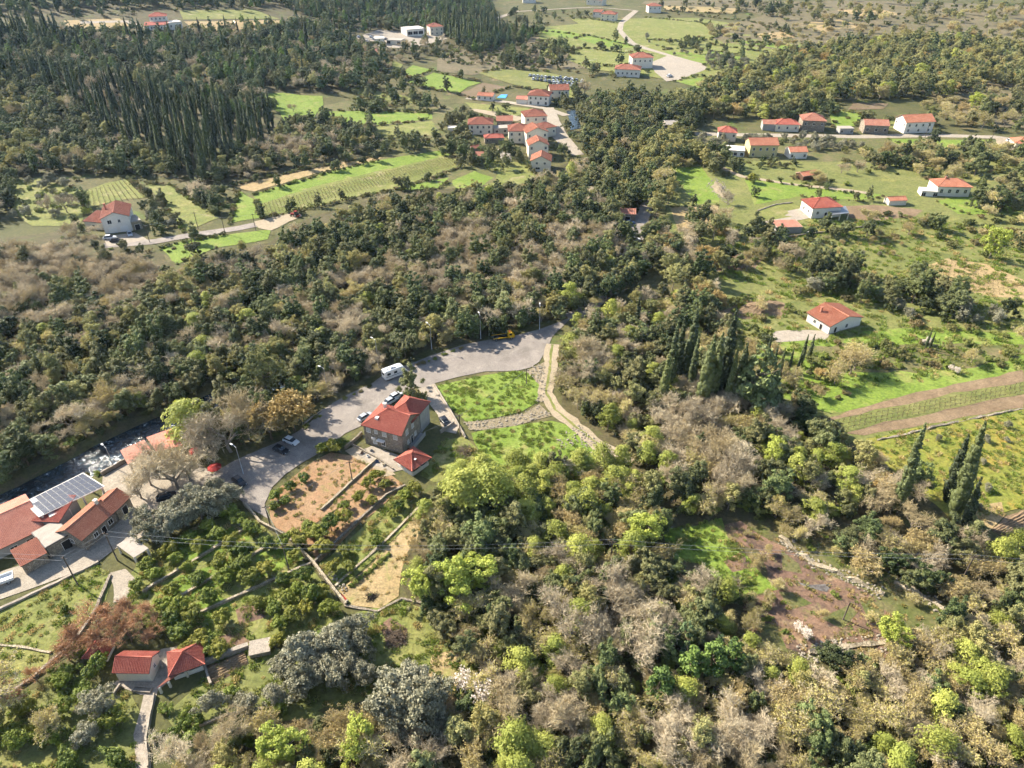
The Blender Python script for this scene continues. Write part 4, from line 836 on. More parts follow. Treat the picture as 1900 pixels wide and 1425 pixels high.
house('village_house', 'small hip-roofed village house by the street', (1003, 257), (1031, 252), 8, 5, 'hip', 1.8, 'cream', 'tile_brown', .4, 1, wrow('F', 2, 2.0))
house('village_house', 'detached hip-roofed house left of the village', (870, 250), (914, 250), 10, 5.6, 'hip', 2.3, 'cream', 'tile_brown', .5, 1, wrow('F', 4, 3.2) + wrow('F', 3, .8), group=None)
house('village_barn', 'brown-roofed barn between the detached house and the village', (922, 238), (951, 238), 8, 4, 'gx', 1.6, 'stone', 'tile_old', .3, 0, wrow('F', 2, 1.5, 1, 1, mat='dark'), cat='barn')
house('village_shed', 'low red-roofed shed under the detached house', (900, 267), (935, 266), 6, 2.9, 'hip', 1.2, 'stone', 'tile_red', .3, 0, wrow('F', 2, 1, 1, 1, mat='dark'), cat='shed')
house('village_shed', 'flat grey-roofed shed beside the rambling house', (916, 250), (958, 248), 6, 3, 'flat', 0, 'greyp', 'slab', .3, 0, wrow('F', 3, 1, 1.4, 1.2, mat='dark'), cat='shed')
house('village_shed', 'tiny white shed at the left end of the village', (831, 247), (848, 247), 4, 2.5, 'flat', 0, 'white', 'white', .1, 0, cat='shed')
house('garden_shed', 'tiny red-roofed shed under the village orchard', (876, 285), (893, 283), 4, 2.4, 'gx', 1, 'stone', 'tile_brown', .2, 0, cat='shed'); house('garden_shed', 'long low red shed below the tiny one', (880, 298), (897, 300), 6, 2.6, 'gx', 1.1, 'stone', 'tile_old', .2, 0, cat='shed')
house('pool_house', 'orange-roofed pool house by the blue pool', (886, 186), (914, 188), 6, 3, 'gx', 1.2, 'white', 'tile_orange', .4, 0, wrow('F', 3, 1))
house('village_house', 'white house with brown hip roof right of the pool', (979, 195), (1018, 197), 11, 6, 'hip', 2.3, 'white', 'tile_brown', .5, 1, wrow('F', 4, 3.6) + wrow('F', 3, .8, 1.2, 1.6))
house('village_house', 'pale gabled house beside the bridge', (1020, 187), (1055, 187), 10, 6.6, 'gx', 2.2, 'cream', 'tile_brown', .4, 1, wrow('F', 3, 4.2) + wrow('F', 3, 1))
house('house_annex', 'low pink-roofed annex left of the white hip-roofed house', (958, 193), (978, 194), 7, 3, 'gx', 1.2, 'white', 'tile_pale', .3, 0, cat='annex')
house('school', 'long white building with red roof beyond the parked cars', (1140, 142), (1186, 144), 12, 5, 'hip', 2.2, 'white', 'tile_brown', .5, 0, wrow('F', 5, 1.6), cat='building'); house('school', 'taller white building behind the long one', (1172, 128), (1210, 127), 12, 7.6, 'hip', 2.4, 'white', 'tile_brown', .5, 0, wrow('F', 4, 4.6), cat='building')
house('far_house', 'far white house with dark roof beside the upper road', (1114, 39), (1141, 40), 11, 6.5, 'hip', 2.2, 'cream', 'tile_brown', .5, 0, wrow('F', 3, 3.6) + wrow('F', 3, .9)); house('far_house', 'small far house left of the dark-roofed one', (1100, 32), (1115, 33), 9, 5, 'gx', 1.8, 'white', 'tile_brown', .4, 0, wrow('F', 2, 2.4))
house('far_house', 'far pink-roofed house at the top edge', (1088, 9), (1117, 11), 12, 6, 'gx', 2.2, 'cream', 'tile_pale', .5, 0, wrow('F', 3, 3)); house('far_house', 'far white house at the tan vineyard', (1203, 24), (1226, 24), 11, 6.6, 'hip', 2.2, 'white', 'tile_brown', .5, 0, wrow('F', 3, 3.6)); house('far_house', 'far white house at the edge of the pine wood', (970, 6), (994, 6), 12, 7, 'flat', 0, 'white', 'slab', .3, 0, wrow('F', 3, 3))
house('workshop', 'white flat workshop with a dark front', (755, 68), (788, 68), 14, 5.5, 'flat', 0, 'white', 'white', .3, 0, wrow('F', 3, 1.5, 4, 2.4, .2, .8, 'dark'), cat='building'); house('far_house', 'tall house right of the white workshop', (799, 66), (823, 66), 11, 7, 'hip', 2.2, 'cream', 'tile_brown', .5, 0, wrow('F', 3, 4) + wrow('F', 3, 1))
house('workshop', 'small white store left of the workshop', (696, 82), (714, 83), 9, 4, 'flat', 0, 'white', 'white', .2, 0, cat='building'); house('workshop', 'low white shed in front of the workshop', (718, 82), (744, 86), 9, 3.6, 'flat', 0, 'cream', 'slab', .2, 0, wrow('F', 2, 1, 3, 2, mat='dark'), cat='building'); house('ruined_house', 'old red-roofed house in the wood below the workshop', (688, 110), (706, 107), 8, 4, 'gx', 1.6, 'stone', 'tile_old', .3, 0, cat='house')
house('hill_villa', 'white terraced villa with red roof on the hillside', (281, 50), (313, 51), 10, 7, 'hip', 2.0, 'white', 'tile_red', .5, 0, wrow('F', 4, 4.6)); house('hill_villa', 'low front wing of the hillside villa', (270, 56), (314, 58), 7, 3.4, 'shed', 1.4, 'white', 'tile_red', .3, 0, wrow('F', 6, 1), cat='house'); house('hill_villa', 'white block beside the hillside villa', (316, 56), (340, 54), 9, 4.4, 'flat', 0, 'white', 'white', .2, 0, wrow('F', 3, 1.4), cat='house')
# right hamlet and houses on the slope
house('hamlet_house', 'white house with an orange roof on the valley road', (1676, 248), (1728, 246), 10, 6, 'gx', 2.6, 'white', 'tile_orange', .5, 1, wrow('F', 4, 3.4) + wrow('F', 3, .8) + wrow('L', 2, 3.4)); house('stone_ruin', 'stone house with a broken brown roof on the valley road', (1601, 248), (1646, 250), 9, 4.6, 'gx', 2.0, 'stone', 'tile_old', .3, 0, wrow('F', 3, 1.4, 1.2, 1.6, mat='dark'), cat='house')
house('hamlet_house', 'large hip-roofed stone house of the hamlet', (1486, 243), (1528, 245), 11, 5.8, 'hip', 2.6, 'stone', 'tile_old', .4, 1, wrow('F', 3, 3.2)); house('hamlet_house', 'low red-roofed house left of the large one', (1438, 244), (1481, 245), 8, 4, 'hip', 1.8, 'cream', 'tile_red', .4, 0, wrow('F', 3, 1.4)); house('hamlet_house', 'small grey house at the left end of the hamlet', (1414, 242), (1437, 243), 7, 3.6, 'gx', 1.4, 'greyp', 'tile_old', .3, 0)
house('road_shed', 'flat grey shed between stone ruin and hamlet', (1557, 249), (1582, 249), 5, 2.8, 'flat', 0, 'greyp', 'slab', .2, 0, wrow('F', 2, .8, 1.2, 1.2, mat='dark'), cat='shed'); house('hamlet_house', 'narrow red-roofed house in the olive grove', (1331, 262), (1364, 264), 8, 5, 'hip', 2.0, 'cream', 'tile_red', .4, 0, wrow('F', 2, 2.6)); house('stone_barn', 'grey stone barn by the wood right of the village', (1233, 249), (1257, 249), 8, 5, 'gx', 1.2, 'stone', 'slab', .2, 0, wrow('F', 2, 2, mat='dark'), cat='barn')
house('yellow_house', 'pale yellow house with an orange roof above the lane', (1389, 292), (1440, 292), 9, 6.2, 'gx', 2.2, 'yellowp', 'tile_orange', .4, 1, wrow('F', 4, 3.4) + wrow('F', 2, .8)); house('house_annex', 'white terraced annex left of the yellow house', (1347, 290), (1380, 292), 8, 3, 'flat', 0, 'white', 'white', .2, 0, wrow('F', 3, .8, 1.4, 1.4, mat='dark'), cat='annex'); house('tiled_annex', 'small orange-roofed wing right of the yellow house', (1464, 295), (1496, 295), 7, 3.6, 'gx', 1.5, 'white', 'tile_orange', .3, 0, wrow('F', 2, 1), cat='annex')
house('wooden_shed', 'brown wooden shed with a red roof beside the track', (1489, 336), (1517, 332), 5, 2.4, 'gx', 1.0, 'wood', 'tile_orange', .3, 0, cat='shed'); house('white_villa', 'white villa with pillared terrace and red roof on the right', (1735, 364), (1796, 366), 9, 4.6, 'hip', 2.0, 'white', 'tile_orange', .4, 1, wrow('F', 4, 1.6, 1.2, 1.6), [], [(.3, .5, .5)])
house('villa_terrace', 'white terrace block in front of the white villa', (1708, 364), (1738, 366), 5, 2.2, 'flat', 0, 'white', 'white', .1, 0, wrow('F', 2, .2, 1.6, 1.6, mat='dark'), cat='terrace')
house('garden_shed', 'small orange-roofed shed right of the brown plot', (1648, 382), (1680, 381), 4, 2.3, 'gx', .9, 'cream', 'tile_orange', .3, 0, cat='shed')
house('slope_house', 'white house with a red hip roof and dark porch above the brown plot', (1504, 406), (1556, 403), 9.5, 4.6, 'hip', 2.2, 'white', 'tile_red', .5, 1, [('L', .3, 1.4, 1.0, 1.2), ('L', .7, 1.4, 1.0, 1.2), ('F', .2, 1.6, .9, 1.2)], [('F', .5, .2, 1.0, 2.0, 'dark')])
canopy('porch', 'grey-roofed porch in front of the white hip-roofed house', ((1538, 412), (1572, 408), (1566, 394), (1534, 396)), 2.7, 'metal', [(0, .03), (0, .5), (0, .97)], .12, cat='porch')
house('small_white_house', 'small white house with an orange gable roof and chimney on the slope', (1536, 621), (1594, 605), 9.0, 3.3, 'gy', 1.8, 'white', 'tile_orange', .45, 2, [('L', .65, 1.2, .9, 1.1), ('F', .55, 1.0, .9, 1.2, 'dark')], [('L', .35, .1, 1.0, 2.1, 'dark'), ('F', .2, .1, .9, 2.0, 'dark')], [(.2, .75, .5)], base=.4)
house('flat_store', 'flat brown store below the white hip-roofed house', (1440, 434), (1486, 433), 7, 2.4, 'flat', 0, 'greyp', 'tile_old', .2, 0, cat='store'); house('lane_house', 'small brown-roofed building at the widened lane', (1150, 410), (1178, 411), 6, 3.2, 'gx', .9, 'stone', 'tile_old', .3, 0, [], [('F', .5, 0, 2, 2, 'dark')], cat='building')
house('hamlet_house', 'orange-roofed house at the right edge', (1880, 280), (1930, 282), 9, 4, 'hip', 2.0, 'cream', 'tile_orange', .5, 0, wrow('F', 3, 1.4))
# ------------------------------------------------------------------ walls, heaps, rows
def wall(line, h, t, mat, label, name='stone_wall', cat='wall', jit=.06, step=1.4):
    p = [P(*map(float, q.split(','))) for q in line.split()]; o = p[0].copy(); pts = []
    for a, b in zip(p[:-1], p[1:]):
        k = max(1, int((b - a).length / step)); pts += [a.lerp(b, i / k) for i in range(k)]
    pts.append(p[-1]); mb = MB(); sec = []
    for i, q in enumerate(pts):
        d = pts[min(i + 1, len(pts) - 1)] - pts[max(i - 1, 0)]; d.z = 0; d.normalize(); nn = Vector((-d.y, d.x, 0)); z = hz(q.x, q.y); j = lambda: random.uniform(-jit, jit)
        c = Vector((q.x - o.x, q.y - o.y, z - o.z)); tt = h + j() * 1.6
        sec.append([c - nn * (t / 2 + .05 + j()) + Vector((0, 0, -.5)), c - nn * (t / 2 + j()) + Vector((0, 0, tt)), c + nn * (t / 2 + j()) + Vector((0, 0, tt + j())), c + nn * (t / 2 + .05 + j()) + Vector((0, 0, -.5))])
    for a, b in zip(sec[:-1], sec[1:]):
        for k in range(3): mb.face([a[k], b[k], b[k + 1], a[k + 1]])
    mb.face(sec[0][::-1]); mb.face(sec[-1]); ob = mb.build(name, M[mat]); ob.location = o; tag(ob, label, cat); return ob
wall('699,853 650,898 596,948', .55, .4, 'pale_stone', 'low terrace wall along the bottom of the red plot'); wall('752,902 717,920 660,972 582,1046', .6, .4, 'stone', 'dark terrace wall below the second red terrace'); wall('785,934 720,1000 622,1088', .3, .5, 'pale_stone', 'lowest dry terrace edge above the straw plot')
wall('454,936 484,972 533,997 582,1046 615,1090 643,1124', .9, .45, 'pale_stone', 'long pale wall between the orchard and the red terraces'); wall('347,1150 400,1126 500,1081 577,1047', .6, .5, 'pale_stone', 'lowest pale terrace wall in the citrus orchard'); wall('266,1100 337,1056 374,1034 416,1007 453,984', .6, .5, 'pale_stone', 'upper pale terrace wall in the citrus orchard'); wall('321,1116 400,1070 460,1036 497,1014', .5, .5, 'pale_stone', 'middle pale terrace wall in the citrus orchard')
wall('380,1232 462,1201', 1.0, .8, 'concrete', 'thick white wall along the dark garden bed', 'garden_wall'); wall('392,1272 380,1234', .8, .4, 'concrete', 'short white wall closing the dark garden bed', 'garden_wall'); wall('806,716 832,758 864,814', .7, .35, 'concrete', 'concrete wall between the drive and the green field', 'drive_wall'); wall('817,804 843,787', 1.0, .25, 'concrete', 'short wall beside the dark car', 'drive_wall')
wall('-20,1142 60,1104 184,1044', .5, .5, 'concrete', 'long low pale wall along the lower lane', 'lane_wall'); wall('189,882 245,851', 1.0, .35, 'concrete', 'pale parapet of the river terrace', 'parapet'); wall('653,826 698,850 730,872', .6, .3, 'stone', 'low wall round the stone house terrace', 'terrace_wall'); wall('640,834 672,806', .9, .35, 'stone', 'wall between the stone house and the car park', 'terrace_wall')
wall('1446,997 1505,1044 1584,1076 1640,1104', .45, .8, 'pale_stone', 'ruined dry stone wall above the burnt clearing', jit=.3); wall('1659,1080 1722,1112 1778,1151', .45, .8, 'pale_stone', 'ruined dry stone wall right of the burnt clearing', jit=.25); wall('1500,1212 1580,1200 1660,1192', .4, 1.0, 'pale_stone', 'tumbled stone row at the lower edge of the burnt clearing', jit=.25)
wall('1456,442 1500,436 1624,419', .7, .4, 'stone', 'long low wall below the white hip-roofed house'); wall('1627,817 1675,808 1737,792 1820,774 1900,758', .3, .5, 'stone', 'low stone edge below the lower brown terrace', jit=.15); wall('288,1290 280,1330 272,1372 276,1425', .7, .25, 'concrete', 'thin wall beside the concrete path', 'path_wall'); wall('224,1272 212,1290', .7, .3, 'concrete', 'short wall left of the white hut', 'path_wall'); wall('245,1228 298,1228 303,1240', .9, .3, 'concrete', 'white wall behind the white hut', 'path_wall')
wall('0,1198 45,1202 95,1212', .3, .4, 'pale_stone', 'thin stone edging across the yellow meadow'); wall('205,1068 180,1130 140,1190 60,1260 0,1300', .5, .5, 'stone', 'wall along the ditch with rust red trees'); wall('1130,838 1165,862', .5, .8, 'pale_stone', 'stone edge at the end of the dirt track', jit=.2); wall('370,1348 420,1328 500,1312', .4, .4, 'pale_stone', 'low garden wall under the olives'); wall('1405,392 1440,380 1470,377', .5, .3, 'concrete', 'curved pale wall round the lawn of the white hip-roofed house')
wall('640,1125 700,1135 745,1112 790,1122', .35, .4, 'stone', 'low curved edge under the straw plot'); wall('562,788 600,760', .3, .25, 'concrete', 'kerb at the car park bend', 'kerb'); wall('700,768 727,746 748,737 770,718', .18, .25, 'concrete', 'kerb of the planted bed at the drive', 'kerb')
# white slab beside the garden wall, trough, chute
def blockthing(name, label, cat, px, py, rz, boxes):
    p = P(px, py); root = empty(name, p, rz)
    for nm, b, m in boxes: q = MB(); q.box(*b); q.build(nm, M[m], root)
    tag(root, label, cat); return root
blockthing('water_cistern', 'white square cistern at the end of the garden wall', 'cistern', 484, 1206, .25, [('wall', (-1.7, 1.7, -1.4, 1.4, -.5, 1.0), 'concrete'), ('lid', (-1.8, 1.8, -1.5, 1.5, 1.0, 1.12), 'concrete')])
blockthing('stone_trough', 'long white trough in front of the white hut', 'trough', 265, 1281, -.1, [('side', (-1.6, 1.6, -.5, -.3, -.1, .5), 'concrete'), ('side', (-1.6, 1.6, .3, .5, -.1, .5), 'concrete'), ('end', (-1.6, -1.4, -.3, .3, -.1, .49), 'concrete'), ('end', (1.4, 1.6, -.3, .3, -.1, .49), 'concrete'), ('bottom', (-1.4, 1.4, -.3, .3, -.1, .1), 'dark')])
canopy('tiled_lean_to', 'narrow brown tiled lean-to at the foot of the shelter', ((296, 1288), (318, 1274), (350, 1256), (340, 1248)), 1.6, 'tile_brown', [(0, .1), (0, .9), (2, .1)], .12, .3, cat='lean-to')
def mound(name, label, cat, s, h, mat, seed):
    pg = poly(s); c = sum(pg, Vector()) / len(pg); z = hz(c.x, c.y); r = random.Random(seed); mb = MB(); n = 28; rings = 7; grid = []
    for k in range(rings + 1):
        f = 1 - k / rings; row = []
        for i in range(n):
            a = i / n * len(pg); j = int(a) % len(pg); q = pg[j].lerp(pg[(j + 1) % len(pg)], a - int(a)); x, y = c.x + (q.x - c.x) * f, c.y + (q.y - c.y) * f
            row.append((x - c.x + r.uniform(-.2, .2), y - c.y + r.uniform(-.2, .2), -.2 + h * (1 - f ** 1.6) * (1 + .35 * vn(x, y)) + r.uniform(-.12, .12) * h * .6))
        grid.append(row)
    for k in range(rings):
        for i in range(n): mb.face([grid[k][i], grid[k][(i + 1) % n], grid[k + 1][(i + 1) % n], grid[k + 1][i]], 0, True)
    ob = mb.build(name, M[mat]); ob.location = (c.x, c.y, z); tag(ob, label, cat)
def vn(x, y): return math.sin(x * .9) * math.cos(y * .8) + .5 * math.sin(x * 2.1 + y * 1.7)
mound('earth_heap', 'reddish brown earth heap left of the small white house', 'heap', '1352,580 1375,562 1430,558 1462,566 1440,582 1385,590', 1.8, 'dirt', 1); mound('rubble_heap', 'white rubble heap by the lane', 'heap', '1316,348 1326,334 1340,340 1356,366 1346,374 1328,362', 1.0, 'rubble', 2)
def sticks(name, label, px, py, R0, h, n, mat, seed):
    p = P(px, py); r = random.Random(seed); mb = MB()
    for _ in range(n):
        a = r.uniform(0, 6.3); q = r.random() ** .5 * R0; c = Vector((q * math.cos(a), q * math.sin(a), max(.05, h * (1 - q / R0) * r.random()))); b = r.uniform(0, 6.3); d = Vector((math.cos(b), math.sin(b), r.uniform(-.3, .4))) * r.uniform(.4, 1.0); mb.tube([c - d, c + d], [.05, .02], 3, cap=False)
    ob = mb.build(name, M[mat]); ob.location = p; tag(ob, label, 'brush pile')
sticks('brush_pile', 'brown brush pile in the lower clearing', 735, 1185, 2.0, 1.5, 420, 'bark', 3); sticks('brush_pile', 'burnt branch heap on the straw plot', 690, 1108, .9, .5, 120, 'dark', 4); sticks('brush_pile', 'grey branch heap in the green strip of the clearing', 1372, 1082, 1.6, .8, 200, 'bark_grey', 5); sticks('brush_pile', 'cut branches beside the stone house pavilion', 860, 838, 2.4, 1.0, 260, 'bark', 6)
# rocks
def rock_mesh(seed):
    bm = bmesh.new(); bmesh.ops.create_icosphere(bm, subdivisions=1, radius=1); r = random.Random(seed)
    for v in bm.verts: v.co *= r.uniform(.65, 1.15); v.co.z *= .7
    me = bpy.data.meshes.new('rock'); bm.to_mesh(me); bm.free(); me.materials.append(M['stone_pale']); return me
M['stone_pale'] = plain('pale_rock', '8f8676', .95, .25, 1.2)
ROCKS = [rock_mesh(i) for i in range(4)]
def pebbles(name, label, areas, dens, smin, smax, seed):
    r = random.Random(seed); pts = []
    for s in areas:
        pg = poly(s) if isinstance(s, str) else s; x0 = min(p.x for p in pg); x1 = max(p.x for p in pg); y0 = min(p.y for p in pg); y1 = max(p.y for p in pg)
        for _ in range(int((x1 - x0) * (y1 - y0) * dens)):
            x, y = r.uniform(x0, x1), r.uniform(y0, y1)
            if inside(np.array([x]), np.array([y]), pg)[0]: sc = r.uniform(smin, smax) * r.uniform(.6, 1.2); pts.append((x, y, hz(x, y) + sc * .25 + .1, r.uniform(0, 6.3), sc, sc * r.uniform(.7, 1.2), r.randrange(4)))
    mass(name, ROCKS, pts, label, 'stones')
pebbles('rubble_stones', 'loose pale stones on the rubble banks and ruined walls', ['860,784 920,777 970,767 1000,752 1022,770 960,790 900,799 872,800', '970,690 1010,672 1012,715 1008,748 995,745 1003,715', ribbon('1446,997 1505,1044 1584,1076 1640,1104', 3.4), ribbon('1659,1080 1722,1112 1778,1151', 3.4), ribbon('1480,1215 1580,1202 1680,1190', 4), ribbon('1060,795 1110,835 1150,870', 5), '1030,815 1060,812 1065,830 1040,835', '1310,345 1325,330 1342,338 1365,372 1350,382 1325,362', ribbon('600,1060 640,1100', 2)], 2.6, .1, .34, 5)
# vine rows
M['vine'] = plain('vine_wood', '6e6048', .95, .3, 3)
def vrows(s, e, n, sag, label, group, seed, hgt_=.9):
    """n rows between the px lines s and e (each two points)"""
    a0, a1 = [P(*q) for q in s]; b0, b1 = [P(*q) for q in e]; r = random.Random(seed)
    for i in range(n):
        f = (i + .5) / n; p, q = a0.lerp(b0, f), a1.lerp(b1, f); k = int((q - p).length / 1.6); mb = MB(); o = p.copy()
        for j in range(k + 1):
            c = p.lerp(q, j / k); z = hz(c.x, c.y); c = Vector((c.x - o.x + r.uniform(-.1, .1), c.y - o.y + r.uniform(-.1, .1), z - o.z)); hh = hgt_ * r.uniform(.7, 1.15)
            mb.tube([c + Vector((0, 0, -.1)), c + Vector((r.uniform(-.1, .1), r.uniform(-.1, .1), hh))], [.07, .05], 4, cap=False)
            if j: mb.tube([prev, c + Vector((0, 0, hh * .8))], .03, 3, cap=False)
            prev = c + Vector((0, 0, hh * .8))
            for _ in range(2): mb.tube([c + Vector((0, 0, hh * .8)), c + Vector((r.uniform(-.8, .8), r.uniform(-.3, .3), hh * r.uniform(.7, 1.2)))], [.05, .02], 3, cap=False)
        ob = mb.build('vine_row', M['vine']); ob.location = o; tag(ob, label, 'vine row', group)
vrows(((478, 382), (838, 290)), ((486, 405), (858, 306)), 9, 0, 'thin brown vine row in the large valley vineyard', 'rows of the large valley vineyard', 1); vrows(((160, 358), (160, 386)), ((240, 334), (272, 366)), 11, 0, 'vine row in the small plot behind the farmhouse', 'vine rows behind the farmhouse', 2); vrows(((1540, 784), (1900, 711)), ((1566, 802), (1900, 731)), 3, 0, 'bare vine row with pale stakes on the right terraces', 'vine rows on the right terraces', 3, 1.2); vrows(((1700, 505), (1840, 552)), ((1770, 485), (1900, 530)), 7, 0, 'gnarled bare vine row in the dry plot', 'vine rows of the dry plot', 4, 1.0)
# furrows of the ploughed field: raised soil ridges
def ridges(s, n, label):
    A, Bq, Cq, D = [P(*q) for q in s]; mb = MB(); o = A.copy()
    for i in range(n):
        f = (i + .5) / n; p, q = A.lerp(D, f), Bq.lerp(Cq, f); k = 14; sec = []
        for j in range(k + 1):
            c = p.lerp(q, j / k); d = (q - p).normalized(); nn = Vector((-d.y, d.x, 0)); z = hz(c.x, c.y) - o.z + .12; c = Vector((c.x - o.x, c.y - o.y, z)); t = random.uniform(-.1, .1)
            sec.append([c - nn * .45, c + nn * t + Vector((0, 0, random.uniform(.22, .36))), c + nn * .45])
        for a, b in zip(sec[:-1], sec[1:]):
            for m_ in range(2): mb.face([a[m_], b[m_], b[m_ + 1], a[m_ + 1]])
    ob = mb.build('furrow_ridges', M['dirt']); ob.location = o; tag(ob, label, 'ploughed soil', kind='stuff')
ridges(((1840, 984), (1930, 930), (1930, 1020), (1890, 1005)), 11, 'raised furrows of the ploughed field at the right edge'); ridges(((382, 1242), (454, 1211), (460, 1230), (392, 1268)), 5, 'furrows of the dark garden bed')
# ------------------------------------------------------------------ poles, lamps, wires
M['pole_wood'] = plain('pole_wood', '5a5048', .95, .2, 3); M['galv'] = plain('galvanised', 'a9abad', .5, .08, 2, .5, .5); M['wire'] = plain('wire', '8a8a88', .6, .05)
def lamp(px, py, h, rz, label):
    p = P(px, py); root = empty('street_lamp', p, rz); q = MB(); q.tube([(0, 0, -.3), (0, 0, h)], [.11, .07], 8); q.build('pole', M['galv'], root); q = MB(); q.tube([(0, 0, h - .1), (.5, 0, h + .25), (1.2, 0, h + .3)], .05, 6); q.build('arm', M['galv'], root)
    q = MB(); q.box(1.0, 1.75, -.17, .17, h + .22, h + .38); q.build('lamp_head', M['frame'], root); q = MB(); q.box(-.2, .2, -.2, .2, -.1, .12); q.build('base', M['slab'], root); tag(root, label, 'street lamp')
lamp(452, 880, 8, 2.6, 'street lamp at the leafless trees by the yard'); lamp(609, 730, 8, 2.7, 'street lamp at the car park bend above the tan tree'); lamp(702, 676, 8, 2.5, 'street lamp behind the camper van'); lamp(801, 648, 8, 2.3, 'street lamp on the verge right of the camper van'); lamp(892, 629, 8, 1.9, 'street lamp left of the yellow truck'); lamp(1001, 612, 8, 1.6, 'street lamp right of the yellow truck'); lamp(212, 868, 6, 2.5, 'street lamp on the river terrace')
PT = {}
def pole(key, px, py, h, label, arm=True):
    p = P(px, py); root = empty('utility_pole', p, random.uniform(-.3, .3)); q = MB(); q.tube([(0, 0, -.4), (0, 0, h)], [.15, .1], 7); q.build('pole', M['pole_wood'], root)
    if arm: q = MB(); q.box(-.7, .7, -.06, .06, h - .5, h - .36); q.build('crossarm', M['pole_wood'], root)
    PT[key] = p + Vector((0, 0, h - .3)); tag(root, label, 'utility pole')
pole('a', 218, 1040, 8, 'utility pole at the pergola corner'); pole('b', 145, 1086, 8, 'utility pole in the yellow meadow by the lane'); pole('c', 503, 980, 6.5, 'utility pole at the corner of the red plot'); pole('d', 654, 893, 6, 'utility pole on the red plot wall'); pole('e', 854, 808, 6.5, 'utility pole at the end of the drive wall'); pole('f', 977, 713, 5, 'thin pole at the right edge of the green field'); pole('g', 537, 1060, 7.5, 'utility pole in the citrus orchard'); pole('h', 1131, 1055, 8, 'utility pole in the dense foreground wood'); pole('i', 1782, 1080, 7.5, 'utility pole above the ruined wall'); pole('j', 1564, 1150, 5, 'leaning pole in the burnt clearing', False)
pole('k', 278, 450, 7, 'utility pole at the farmhouse yard'); pole('l', 368, 425, 7, 'utility pole at the farmhouse field corner'); pole('m', 418, 434, 7, 'utility pole between the road and the green plot'); pole('n', 475, 428, 7, 'utility pole at the road bend by the vineyard'); pole('o', 1716, 256, 8, 'utility pole in front of the white house on the valley road'); pole('p', 1840, 258, 8, 'utility pole at the valley road junction')
def wire(ks, label, sag=.03, off=0.0, ends=()):
    pts = [PT[k] if isinstance(k, str) else P(*k[:2]) + Vector((0, 0, k[2])) for k in ks]; mb = MB()
    for a, b in zip(pts[:-1], pts[1:]):
        n = 10; L = (b - a).length; s = (b - a).normalized().cross(Vector((0, 0, 1))) * off; mb.tube([a.lerp(b, i / n) + s + Vector((0, 0, -4 * sag * L * (i / n) * (1 - i / n))) for i in range(n + 1)], .028, 4, cap=False)
    ob = mb.build('power_line', M['wire']); tag(ob, label, 'power line')
wire([(-120, 1070, 8), 'b', 'a', 'g', 'h', 'i', (2050, 1105, 8)], 'upper cable of the power line crossing the foreground', .012, .6); wire([(-120, 1070, 8), 'b', 'a', 'g', 'h', 'i', (2050, 1105, 8)], 'lower cable of the power line crossing the foreground', .018, -.6); wire(['g', 'c', 'd', 'e', 'f'], 'cable along the red plot to the green field', .02); wire(['k', 'l', 'm', 'n'], 'cable along the farmhouse road', .02)
# ------------------------------------------------------------------ vehicles
def paint(name, hx): return plain(name, hx, .3, .04, 1, .1, .5)
for k, hx in dict(v_white='d4d4d2', v_black='1c1e22', v_grey='6b7076', v_silver='a9adb0', v_blue='2e4464', v_red='8c2a22', v_yellow='d2a414', v_orange='b8502a', v_sand='b9a070').items(): M[k] = paint(k, hx)
M['tyre'] = plain('tyre', '1b1a19', .9, .1); M['rim'] = plain('rim', '9a9c9e', .4, .05, 2, .5); M['lampglass'] = plain('lamp_glass', 'd9dde0', .2, .05); M['taillamp'] = plain('tail_lamp', '8c1414', .3, .05)
def wheel(parent, x, y, r, w=.22):
    q = MB(); q.tube([(x, y - w / 2, r), (x, y + w / 2, r)], r, 14, smooth=False); t = q.build('wheel', M['tyre'], parent); q = MB(); s = .012 if y > 0 else -.012
    q.tube([(x, y + s - w / 2 if y < 0 else y + w / 2 - .05, r), (x, y - w / 2 if y < 0 else y + w / 2 + s, r)], r * .6, 10, smooth=False); q.build('rim', M['rim'], t)
def loft(mb, st, m=0):
    """st: list of (x, half width, z0, z1) -> closed rounded body"""
    secs = []
    for x, hw, z0, z1 in st:
        b = min(.12, (z1 - z0) * .3); secs.append([(x, -hw, z0), (x, -hw, z1 - b), (x, -hw + b, z1), (x, hw - b, z1), (x, hw, z1 - b), (x, hw, z0)])
    for a, b in zip(secs[:-1], secs[1:]):
        for i in range(6): mb.face([a[i], a[(i + 1) % 6], b[(i + 1) % 6], b[i]], m, False)
    mb.face(secs[0][::-1], m); mb.face(secs[-1], m)
BODY = [(-2.1, .74, .38, .78), (-1.95, .82, .3, .9), (-1.2, .86, .28, .95), (.9, .86, .28, .93), (1.7, .82, .3, .8), (2.05, .72, .36, .66)]
CAB = [(-1.85, .66, .9, 1.0), (-1.35, .7, .92, 1.42), (-.2, .7, .92, 1.47), (.35, .68, .92, 1.38), (1.0, .66, .9, .98)]
